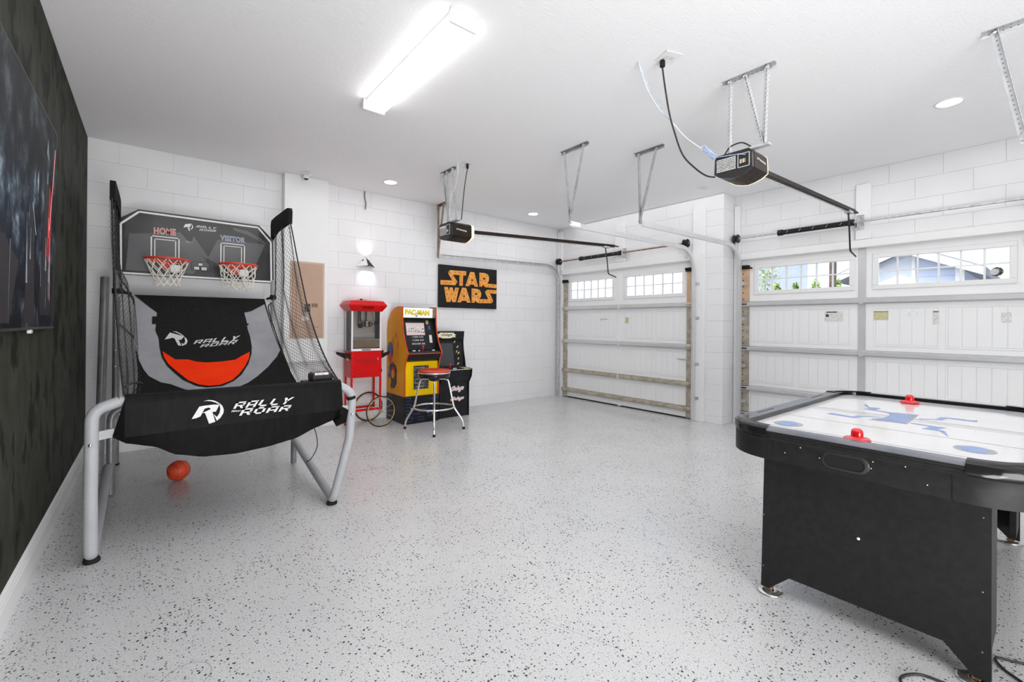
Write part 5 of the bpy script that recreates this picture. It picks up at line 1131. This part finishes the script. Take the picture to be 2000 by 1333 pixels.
# bezel and screen, leaning back
bz0, bz1 = Vector((0, 5.13, .915)), Vector((0, 5.235, 1.325))
def bf1(a, v_, d=0):
    p = bz0.lerp(bz1, v_); return (a, p.y - d, p.z)
mb = MB().add([bf1(2.434, 0), bf1(2.886, 0), bf1(2.886, 1), bf1(2.434, 1)] + [bf1(2.434, 0, -.01), bf1(2.886, 0, -.01), bf1(2.886, 1, -.01), bf1(2.434, 1, -.01)], [(0, 1, 2, 3), (4, 7, 6, 5), (0, 4, 5, 1), (1, 5, 6, 2), (2, 6, 7, 3), (3, 7, 4, 0)])
bz = mb.build('screen_bezel', M['cabblack'], A1)
def q1(m_, name, a, b_, v0, v1, d, **k): return MB().add([bf1(a, v0, d), bf1(b_, v0, d), bf1(b_, v1, d), bf1(a, v1, d)], [(0, 1, 2, 3)]).build(name, M[m_], bz, fix=False, **k)
q1('screen_pink', 'screen_picture', 2.49, 2.745, .46, .84, .002)
mb = put_text('RYTHING', [(2.505, .59), (2.735, .56), (2.735, .70), (2.505, .73)], lambda a, c, d: bf1(a, c, .0045), 0, bold=.03); mb.build('screen_lettering', M['white_ink'], bz, fix=False)
mb = put_text('RYTHING', [(2.51, .565), (2.74, .535), (2.74, .675), (2.51, .705)], lambda a, c, d: bf1(a, c, .0035), 0, bold=.03); mb.build('screen_lettering_shadow', M['cabblack'], bz, fix=False)
for i, (tx, a, b_, v_) in enumerate((('1 COIN  PLAY', 2.56, 2.72, .38), ('2 COINS  PLAY', 2.56, 2.72, .28), ('BONUS EVERY 10000', 2.55, 2.73, .17))):
    put_text(tx, [(a, v_), (b_, v_), (b_, v_ + .05), (a, v_ + .05)], lambda p, c, d: bf1(p, c, .003), 0).build('screen_lettering', M['white_ink'], bz, fix=False)
q1('paper', 'bezel_card', 2.80, 2.84, .22, .46, .003); q1('gold_ink', 'bezel_print', 2.775, 2.81, .80, .92, .003); q1('blue_ink', 'bezel_print', 2.80, 2.83, .62, .76, .003)
mq = MB().box((2.434, 5.168, 1.325), (2.886, 5.19, 1.448), .002).build('marquee', M['marq'], A1)
MB().box((2.845, 5.164, 1.326), (2.886, 5.169, 1.447)).build('marquee_end', M['rust'], mq)
MB().box((2.434, 5.164, 1.318), (2.886, 5.19, 1.326)).build('marquee_retainer', M['cabblack'], mq)
put_text('PAC-MAN', [(2.458, 1.362), (2.80, 1.350), (2.80, 1.425), (2.458, 1.432)], lambda a, c, d: (a, 5.1665 - d, c), 0, bold=.075).build('marquee_lettering_outline', M['gold_ink'], mq, fix=False)
put_text('PAC-MAN', [(2.464, 1.368), (2.794, 1.356), (2.794, 1.419), (2.464, 1.426)], lambda a, c, d: (a, 5.1655 - d, c), 0, bold=.04).build('marquee_lettering', M['yel_ink'], mq, fix=False)
MB().box((2.60, 5.165, 1.335), (2.628, 5.1675, 1.362), .001).build('marquee_mark', M['blue_ice'], mq)
MB().prism([(5.19, 1.44), (5.30, 1.452), (5.40, 1.435), (5.49, 1.38), (5.57, 1.285), (5.60, 1.16), (5.60, .35), (5.59, .35), (5.59, 1.15), (5.56, 1.27), (5.48, 1.365), (5.39, 1.42), (5.30, 1.437), (5.19, 1.425)], lambda a, c, d: (2.434 + d, a, c), .452).build('back_panel', M['cabblack'], A1)

A2 = thing('arcade_cabinet', (3.17, 5.34, 0), 'shorter all-black arcade cabinet with pink script lettering, behind the stool', 'arcade cabinet', 'arcade cabinets')
prof2 = [(5.13, 0), (5.13, .46), (5.065, .55), (5.055, .64), (5.22, .655), (5.235, .75), (5.275, .90), (5.285, 1.0), (5.265, 1.15), (5.60, 1.15), (5.60, 0)]
for xa, xb in ((2.935, 2.949), (3.385, 3.399)): side_panel(A2, 'side_panel', prof2, xa, xb, M['cabblack'], M['cabblack'])
lf = MB().box((2.949, 5.138, .01), (3.385, 5.148, .47), .002).build('lower_front_panel', M['cabblack'], A2)
for Q, m_ in (([(3.10, .325), (3.305, .325), (3.325, .415), (3.12, .405)], 'pink_ink'), ([(3.10, .20), (3.31, .205), (3.325, .265), (3.115, .262)], 'pink_ink')):
    put_text('Galaga', Q, lambda a, c, d: (a, 5.1372 - d, c), 0, bold=.055, shear=.35).build('lettering_shadow', M['pink_ink'], lf, fix=False)
    put_text('Galaga', [(a + .003, c + .010) for a, c in Q], lambda a, c, d: (a, 5.1360 - d, c), 0, bold=.015, shear=.35).build('lettering', M['white_ink'], lf, fix=False)
MB().prism([(5.14, .455), (5.075, .545), (5.065, .628), (5.24, .645), (5.24, .455)], lambda a, c, d: (2.949 + d, a, c), .436).build('control_deck_box', M['cabblack'], A2)
dk = MB().prism([(5.06, .634), (5.06, .642), (5.235, .660), (5.235, .65)], lambda a, c, d: (2.949 + d, a, c), .436).build('control_panel', M['cabblack'], A2)
MB().box((2.949, 5.056, .636), (3.385, 5.062, .643)).build('pale_edge', M['paper'], dk)
MB().box((3.28, 5.08, .645), (3.36, 5.2, .660), .002).build('yellow_print', M['gold_ink'], dk)
MB().cyl((3.10, 5.14, .65), (3.10, 5.138, .70), .005, 8).sphere((3.10, 5.137, .708), .017, 12, 8).build('joystick', M['redd'], dk)
for x in (3.02, 3.05, 3.14, 3.17): MB().cyl((x, 5.11, .645), (x, 5.109, .661), .011, 10).build('button', M['white_ink' if x > 3.1 else 'redd'], dk)
c0, c1 = Vector((0, 5.235, .66)), Vector((0, 5.30, 1.04))
def bf2(a, v_, d=0):
    p = c0.lerp(c1, v_); return (a, p.y - d, p.z)
bz = MB().add([bf2(2.949, 0), bf2(3.385, 0), bf2(3.385, 1), bf2(2.949, 1), bf2(2.949, 0, -.01), bf2(3.385, 0, -.01), bf2(3.385, 1, -.01), bf2(2.949, 1, -.01)], [(0, 1, 2, 3), (4, 7, 6, 5), (0, 4, 5, 1), (1, 5, 6, 2), (2, 6, 7, 3), (3, 7, 4, 0)]).build('screen_bezel', M['cabblack'], A2)
MB().add([bf2(2.99, .06, .002), bf2(3.225, .06, .002), bf2(3.225, .86, .002), bf2(2.99, .86, .002)], [(0, 1, 2, 3)]).build('screen', mat('dusty_dark_screen', (.045, .05, .055), .25), bz, fix=False)
for k, (a, v_) in enumerate(((3.26, .90), (3.30, .72), (3.28, .55), (3.31, .50), (3.30, .30), (3.29, .12))):
    MB().prism([(a + .014 * math.cos(q) * (1 + .4 * (k % 2)), v_ + .035 * math.sin(q) + .03 * math.cos(q)) for q in [2 * PI * i / 7 for i in range(7)]], lambda p, c, d: bf2(p, c, .0022 + d), .001).build('bezel_print', M['gold_ink'], bz)
mq = MB().box((2.949, 5.268, 1.035), (3.385, 5.29, 1.145), .002).build('marquee', M['cabblack'], A2)
MB().prism([(2.965, 1.075), (2.985, 1.062), (3.01, 1.070), (3.06, 1.055), (3.18, 1.055), (3.22, 1.068), (3.265, 1.066), (3.25, 1.088), (3.27, 1.105), (3.24, 1.112), (3.23, 1.130), (3.02, 1.132), (3.0, 1.115), (2.97, 1.118), (2.98, 1.10)], lambda a, c, d: (a, 5.2675 - d, c), .001).build('marquee_banner', M['cream'], mq)
put_text('Galaga', [(3.03, 1.078), (3.20, 1.076), (3.215, 1.122), (3.045, 1.122)], lambda a, c, d: (a, 5.2655 - d, c), 0, bold=.03, shear=.3).build('marquee_lettering', M['rust'], mq, fix=False)
MB().box((2.949, 5.29, 1.135), (3.385, 5.60, 1.149), .002).box((2.949, 5.585, 0), (3.385, 5.595, 1.135)).build('back_panel', M['cabblack'], A2)

# ------------------------------------------------------------------ bar stool
sc = (2.612, 4.69)
S_ = thing('bar_stool', (sc[0], sc[1], 0), 'chrome bar stool with round red seat in front of the arcade cabinets', 'stool')
MB().lathe([(.001, .664), (.150, .664), (.182, .668), (.190, .682), (.186, .698), (.165, .710), (.10, .718), (.001, .721)], (*sc, 0), 40).build('seat_cushion', M['redseat'], S_)
MB().lathe([(.001, .615), (.176, .615), (.186, .620), (.186, .666), (.15, .668)], (*sc, 0), 40).build('seat_band', M['gloss'], S_)
MB().lathe([(.186, .664), (.193, .667), (.193, .676), (.187, .680)], (*sc, 0), 40).build('chrome_trim', M['chrome'], S_)
MB().cyl((sc[0], sc[1], .575), (sc[0], sc[1], .618), .055, 20, .09).build('swivel_plate', M['blackm'], S_)
for fx, fy in ((2.345, 4.906), (2.432, 4.358), (2.897, 4.480), (2.790, 5.010)):
    d = Vector((fx - sc[0], fy - sc[1], 0)); L = d.length; d.normalize(); cc = Vector((sc[0], sc[1], 0))
    P = bend_path([cc + d * .02 + Vector((0, 0, .598)), cc + d * .165 + Vector((0, 0, .598)), cc + d * .235 + Vector((0, 0, .26)), cc + d * (L - .01) + Vector((0, 0, .10)), cc + d * L + Vector((0, 0, .012))], [.05, .04, .05], 6)
    lg = MB().tube(P, .0115, 12).build('leg', M['chrome'], S_)
    MB().cyl(tuple(cc + d * L), tuple(cc + d * L + Vector((0, 0, .028))), .017, 12, .014).build('rubber_tip', M['rubber'], lg)
MB().tube([(sc[0] + .235 * math.cos(a), sc[1] + .235 * math.sin(a), .262) for a in [2 * PI * k / 48 for k in range(48)]], .0105, 10, closed=True).build('foot_ring', M['chrome'], S_)

# ------------------------------------------------------------------ air hockey table
AX0, AX1, AY0, AY1 = 2.155, 3.90, -.005, 1.045
Tb = thing('air_hockey_table', ((AX0 + AX1) / 2, .52, 0), 'black air hockey table with white playing surface, blue graphics and rounded corners', 'game table')
def rrect(x0, x1, y0, y1, r, n=14):
    out = []
    for cx, cy, a0 in ((x1 - r, y1 - r, 0), (x0 + r, y1 - r, 90), (x0 + r, y0 + r, 180), (x1 - r, y0 + r, 270)):
        for k in range(n + 1): a = math.radians(a0 + 90 * k / n); out.append((cx + r * math.cos(a), cy + r * math.sin(a)))
    return out
n = len(rrect(0, 1, 0, 1, .1))
def loops(mb, L, cap0=False, cap1=False, smooth=False):
    vs = [p for l in L for p in l]; k = len(L[0])
    fs = [(i * k + j, i * k + (j + 1) % k, (i + 1) * k + (j + 1) % k, (i + 1) * k + j) for i in range(len(L) - 1) for j in range(k)]
    if cap0: fs.append(tuple(range(k)))
    if cap1: fs.append(tuple(range((len(L) - 1) * k, len(L) * k)))
    return mb.add(vs, fs, smooth)
rr_ = lambda e, z, r=.21: [(a, c, z) for a, c in rrect(AX0 + e, AX1 - e, AY0 + e, AY1 - e, max(r - e, .03))]
mb = MB(); loops(mb, [rr_(.0, .655), rr_(.0, .700), rr_(.0, .745), rr_(.004, .752), rr_(.004, .764), rr_(-.002, .770), rr_(.0, .786), rr_(.010, .796)]); loops(mb, [rr_(.05, .655), rr_(.0, .655)])
ap_ = mb.build('apron', M['sidebl'], Tb, fix=True)
for pg in ap_.data.polygons: pg.use_smooth = abs(pg.normal.z) < .3
# top rail: flat rail with a corner cap
ex, ey = .050, .075
def rin(z, e=0.0): return [(a, c, z) for a, c in rrect(AX0 + ex + e, AX1 - ex - e, AY0 + ey + e, AY1 - ey - e, .10)]
mb = MB(); loops(mb, [rr_(-.0035, .782), rr_(-.003, .786), rr_(.003, .794), rr_(.012, .7968), rin(.7965), rin(.776), rin(.773, .002)])
mb.build('top_rail', M['rimgrey'], Tb)
mb = MB(); loops(mb, [rin(.7962, -.001), rin(.7965, .003), rin(.795, .006), rin(.777, .007), rin(.7765, -.002)]); mb.build('inner_cushion', M['gloss'], Tb)
for sx, sy in ((0, 0), (0, 1), (1, 0), (1, 1)):
    cx = AX0 + .21 if sx == 0 else AX1 - .21; cy = AY0 + .21 if sy == 0 else AY1 - .21
    a0 = {(1, 1): 0, (0, 1): 90, (0, 0): 180, (1, 0): 270}[(sx, sy)]
    L = [[], [], [], []]
    for k in range(11):
        a = math.radians(a0 + 9 * k); c, s = math.cos(a), math.sin(a)
        for l, (rr2, z) in zip(L, ((.213, .755), (.216, .79), (.203, .802), (.160, .803))): l.append((cx + rr2 * c, cy + rr2 * s, z))
    vs = [p for l in L for p in l]; MB().add(vs, [(i * 11 + j, i * 11 + j + 1, (i + 1) * 11 + j + 1, (i + 1) * 11 + j) for i in range(3) for j in range(10)], True).build('corner_cap', M['gloss'], Tb)
for yy in (AY1 - .035, AY0 + .035):
    for xx in (2.50, 3.30): MB().box((xx, yy - .005, .7965), (xx + .19, yy + .003, .798), .0005).build('score_slot', M['cabblack'], Tb)
# playing surface with prints
ps = MB(); ps.v = [(a, c, .775) for a, c, z in rin(0)] + [(a, c, .755) for a, c, z in rin(0)]; k = n
ps.f = [tuple(range(k)), tuple(range(k, 2 * k))] + [(i, (i + 1) % k, (i + 1) % k + k, i + k) for i in range(k)]; ps.sm = [False] * len(ps.f)
surf = ps.build('playing_surface', M['ice'], Tb)
gp = lambda a, c, d: (a, c, .7753 + d)
MB().prism(AH['block'], gp, .0006).build('printed_block', M['ice_grey'], surf)
bk = AH['block']; cxm = sum(p[0] for p in bk) / len(bk); cym = sum(p[1] for p in bk) / len(bk)
MB().prism([(cxm + (a - cxm) * .86, cym + (c - cym) * .86) for a, c in bk], lambda a, c, d: (a, c, .776 + d), .0005).build('printed_block', M['blue_ice'], surf)
for pl in AH['bolts']: MB().prism(pl, gp, .0006).build('printed_bolt', M['blue_ice'], surf)
mb = MB(); L_ = AH['lines']
for p, q in ((L_[0], L_[1]), (L_[2], L_[3])):
    p, q = Vector(p), Vector(q); xx = (p.x + q.x) / 2; mb.box((xx - .0022, AY0 + ey + .01, .7752), (xx + .0022, AY1 - ey - .01, .7756))
for xx in (2.34, 3.02, 3.06): mb.box((xx - .002, AY0 + ey + .01, .7752), (xx + .002, AY1 - ey - .01, .7756))
mb.build('printed_lines', M['ice_grey'], surf)
for i, (cx, cy) in enumerate(AH['circ2']):
    r_ = .062
    MB().prism([(cx + r_ * math.cos(a) * 1.1, cy + r_ * math.sin(a)) for a in [2 * PI * q / 12 for q in range(12)]], gp, .0006).build('printed_spot', M['ice_grey'], surf)
    if i < 2: MB().prism([(cx + r_ * 1.05 * math.cos(a), cy + r_ * .62 * math.sin(a)) for a in [2 * PI * q / 8 for q in range(8)]], lambda a, c, d: (a, c, .776 + d), .0005).build('printed_spot', M['blue_ice'], surf)
mb = MB()
for i in range(15):
    for j in range(8): mb.cyl((2.31 + i * .108, .14 + j * .11, .7748), (2.31 + i * .108, .14 + j * .11, .7753), .0010, 5)
mb.build('air_holes', M['cabblack'], surf, kind='stuff')
# end slots (goal return) and screws on the near end
def stadium(cy, cz, w_, h_, n=8):
    out = []
    for s in (1, -1):
        for k in range(n + 1): a = math.radians(-90 + 180 * k / n) if s > 0 else math.radians(90 + 180 * k / n); out.append((cy + s * (w_ / 2 - h_ / 2) + h_ / 2 * math.cos(a), cz + h_ / 2 * math.sin(a)))
    return out
mb = MB(); o1 = [(AX0 - .004, a, c) for a, c in stadium(.545, .708, .155, .066)]; o2 = [(AX0 - .006, a, c) for a, c in stadium(.545, .708, .135, .050)]; o0 = [(AX0 + .001, a, c) for a, c in stadium(.545, .708, .165, .072)]
loops(mb, [o0, o1, o2]); mb.build('goal_return_frame', M['frame_dark'], Tb)
MB().prism(stadium(.545, .708, .136, .050), lambda a, c, d: (AX0 - .0035 + d, a, c), .003).build('goal_return_opening', mat('dark_opening', (.003, .003, .003), .9), Tb)
for yy, zz_ in ((.76, .70), (.70, .735), (.455, .735), (.63, .708), (.46, .708), (.36, .74), (.30, .69)): MB().sphere((AX0 - .001, yy, zz_), .0024, 8, 5).build('screw', M['galv_light'], Tb)
MB().box((AX0 - .0015, .235, .657), (AX0, .2375, .745)).build('panel_joint', M['cabblack'], Tb)
MB().box((AX0 - .0015, .808, .657), (AX0, .8105, .745)).build('panel_joint', M['cabblack'], Tb)
# leg panels (trapezoid with notched foot)
for xp, sd in ((2.26, 1), (3.93, -1)):
    pl = [(.865, .655), (.895, .022), (.86, .022), (.775, .108), (.28, .108), (.19, .022), (.15, .022), (.148, .655)]
    pl = [(.885, .655), (.895, .022), (.86, .022), (.776, .105), (.268, .105), (.19, .022), (.148, .022), (.150, .655)]
    xa = xp if sd > 0 else xp - .03
    lp_ = MB().prism(pl, lambda a, c, d: (xa + d, a, c), .030).build('leg_panel', M['sidebl'], Tb)
    for yy in (.165, .875):
        MB().box((xa + (.03 if sd > 0 else -.22), yy - .014 if yy > .5 else yy - .013, .10), (xa + (.25 if sd > 0 else 0), yy + .014, .655), .003).build('side_brace_panel', M['sidebl'], Tb)
    if sd > 0:
        MB().sphere((xa - .001, .522, .383), .006, 10, 6).build('white_bolt', M['white_ink'], lp_)
        for yy, zz_ in ((.17, .59), (.17, .33), (.17, .12), (.885, .36), (.885, .12)): MB().sphere((xa - .0005, yy, zz_), .003, 6, 4).build('screw', M['tube_d'], lp_)
    for yy in (.862, .185):
        ft = MB().lathe([(.001, .001), (.054, .001), (.056, .006), (.050, .011), (.022, .013), (.018, .012)], (xa + .015, yy, 0), 28).build('levelling_foot', M['steelfoot'], Tb)
        MB().box((xa + .002, yy - .012, .011), (xa + .028, yy + .012, .055), .002).build('foot_post', M['brownmetal'], ft)
MB().box((2.29, .30, .30), (3.90, .74, .33), .004).build('lower_shelf_beam', M['sidebl'], Tb) if False else None
MB().box((2.29, .17, .60), (3.90, .87, .655), .004).build('under_cabinet', M['sidebl'], Tb)
def mallet(x, y, label):
    t = thing('air_hockey_mallet', (x, y, .7762), label, 'mallet', 'red mallets on the air hockey table')
    MB().lathe([(.001, 0), (.042, 0), (.047, .003), (.047, .010), (.042, .015), (.026, .016), (.022, .020)], (x, y, .7762), 32).build('mallet_base', M['redd'], t)
    MB().lathe([(.022, .019), (.021, .038), (.019, .046), (.012, .053), (.001, .055)], (x, y, .7762), 28).build('mallet_knob', M['redd'], t)
mallet(2.285, .535, 'red air hockey mallet on the near edge of the white surface')
mallet(3.70, .600, 'red air hockey mallet at the far end of the white surface')
cord('power_cord', 'black power cord looping on the floor under the air hockey table', [(2.62, .02, .006), (2.53, .08, .006), (2.49, .15, .006), (2.43, .13, .006), (2.37, .07, .006), (2.26, .06, .006), (2.19, .16, .006), (2.17, .25, .006), (2.155, .31, .006), (2.12, .34, .006), (2.08, .355, .006), (2.05, .345, .006), (2.04, .30, .006)], .0045, 'cord_b')
tag(MB().box((3.72, .64, 0), (3.755, .66, .004), .001).build('floor_debris', M['cord_b'], None, loc=(3.73, .65, 0)), 'tiny dark scrap lying on the floor under the far end of the table', 'debris')

# ================================================================== OUTDOORS (seen through the door windows)
struct(MB().box((XR2 + .25, -12, -.12), (45, 40, -.03)).build('driveway', M['drive']))
def house(name, label, x, y0, y1, h, wallm, gable, door=True):
    t = thing(name, (x + 2, (y0 + y1) / 2, 0), label, 'house', 'houses across the drive')
    wv = MB().box((x, y0, -.03), (x + 7, y1, h)).build('wall', M[wallm], t)
    mb = MB()
    for k in range(int(h / .18)): mb.box((x - .012, y0, k * .18), (x, y1, k * .18 + .165), .004)
    mb.build('siding_boards', M[wallm], wv, kind='stuff')
    ov = .5
    if gable: P = [(y0 - ov, h - .15), ((y0 + y1) / 2, h + (y1 - y0) * .28), (y1 + ov, h - .15), (y1 + ov, h - .35), ((y0 + y1) / 2, h + (y1 - y0) * .28 - .22), (y0 - ov, h - .35)]; MB().prism(P, lambda a, c, d: (x - ov + d, a, c), 8).build('roof', M['roof'], t); MB().prism([(y0, h), ((y0 + y1) / 2, h + (y1 - y0) * .25), (y1, h)], lambda a, c, d: (x + d, a, c), .2).build('gable', M[wallm], t)
    if gable: MB().prism(P, lambda a, c, d: (x - ov - .03 + d, a, c - .04), .03).build('fascia', M['trim'], t)
    else:
        MB().prism([(x - ov, h), (x + 3.5, h + 1.7), (x + 7.5, h), (x + 7.5, h - .15), (x - ov, h - .15)], lambda a, c, d: (a, y0 - ov + d, c), y1 - y0 + 2 * ov).build('roof', M['roof'], t); MB().box((x - ov - .04, y0 - ov, h - .25), (x - ov, y1 + ov, h)).build('fascia', M['trim'], t)
    for yy in (y0, y1): MB().box((x - .05, yy - .09, 0), (x + .05, yy + .09, h), .01).build('corner_trim', M['trim'], t)
    yy = y0 + .9
    while yy + 1.0 < y1:
        w_ = MB().box((x - .05, yy, 2.2), (x - .01, yy + 1.0, 3.5), .01).build('window', M['trim'], t); MB().box((x - .06, yy + .08, 2.28), (x - .05, yy + .92, 3.42)).build('window_pane', M['winpane'], w_); yy += 2.6
    return t
house('neighbour_house', 'white sided house across the drive, seen through the left-hand garage door windows', 20, 8.5, 22, 5.2, 'siding', False)
house('neighbour_house', 'blue sided gabled house seen through the right-hand door windows', 17, 1.75, 4.0, 3.0, 'siding_b', True)
def plant(name, label, cx, cy, r, z0, z1, m, cat, n=900, trunk=True, seed=1):
    t = thing(name, (cx, cy, -.03), label, cat, 'shrubs outside the right-hand door' if cat == 'shrub' else None); rn = random.Random(seed); mb = MB()
    for i in range(n):
        a, b_, q = rn.uniform(0, 2 * PI), rn.uniform(-1, 1), rn.uniform(.5, 1) ** .5; s = math.sqrt(1 - b_ * b_)
        p = Vector((cx + r * q * s * math.cos(a), cy + r * q * s * math.sin(a), (z0 + z1) / 2 + (z1 - z0) / 2 * q * b_)); u = Vector((rn.uniform(-1, 1), rn.uniform(-1, 1), rn.uniform(-1, 1))).normalized(); v_ = u.orthogonal().normalized(); l = rn.uniform(.05, .11)
        mb.add([p - u * l, p + v_ * l * .45, p + u * l, p - v_ * l * .45], [(0, 1, 2, 3)])
    mb.build('foliage', M[m], t, fix=False, kind='stuff')
    if trunk: MB().tube([(cx, cy, -.03), (cx + .05, cy, (z0 + z1) / 2), (cx, cy + .1, z1 - .3)], [.09, .06, .02], 8).build('trunk', M['bark'], t)
for k, (yy, pos) in enumerate(((3.72, 'rightmost'), (4.21, 'second from right'), (4.70, 'third from right'), (5.19, 'leftmost'))):
    plant('shrub', pos + ' of four green hedge shrubs outside, in left window of the right-hand door', 14.0, yy, .15, -.03, 2.52 + .04 * (k % 2), 'leaf', 'shrub', 1100, False, k)
plant('tree', 'pale green leafy tree outside behind the shrubs', 15.5, 7.0, 1.3, 1.8, 4.6, 'leaf2', 'tree', 1600, True, 9)
tag(MB().box((8.94, 2.42, -.03), (9.06, 2.50, 3.2), .01).build('dark_post', M['bark'], None, loc=(9, 2.46, -.03)), 'dark brown upright post outside, seen in the left window of right-hand door', 'post')
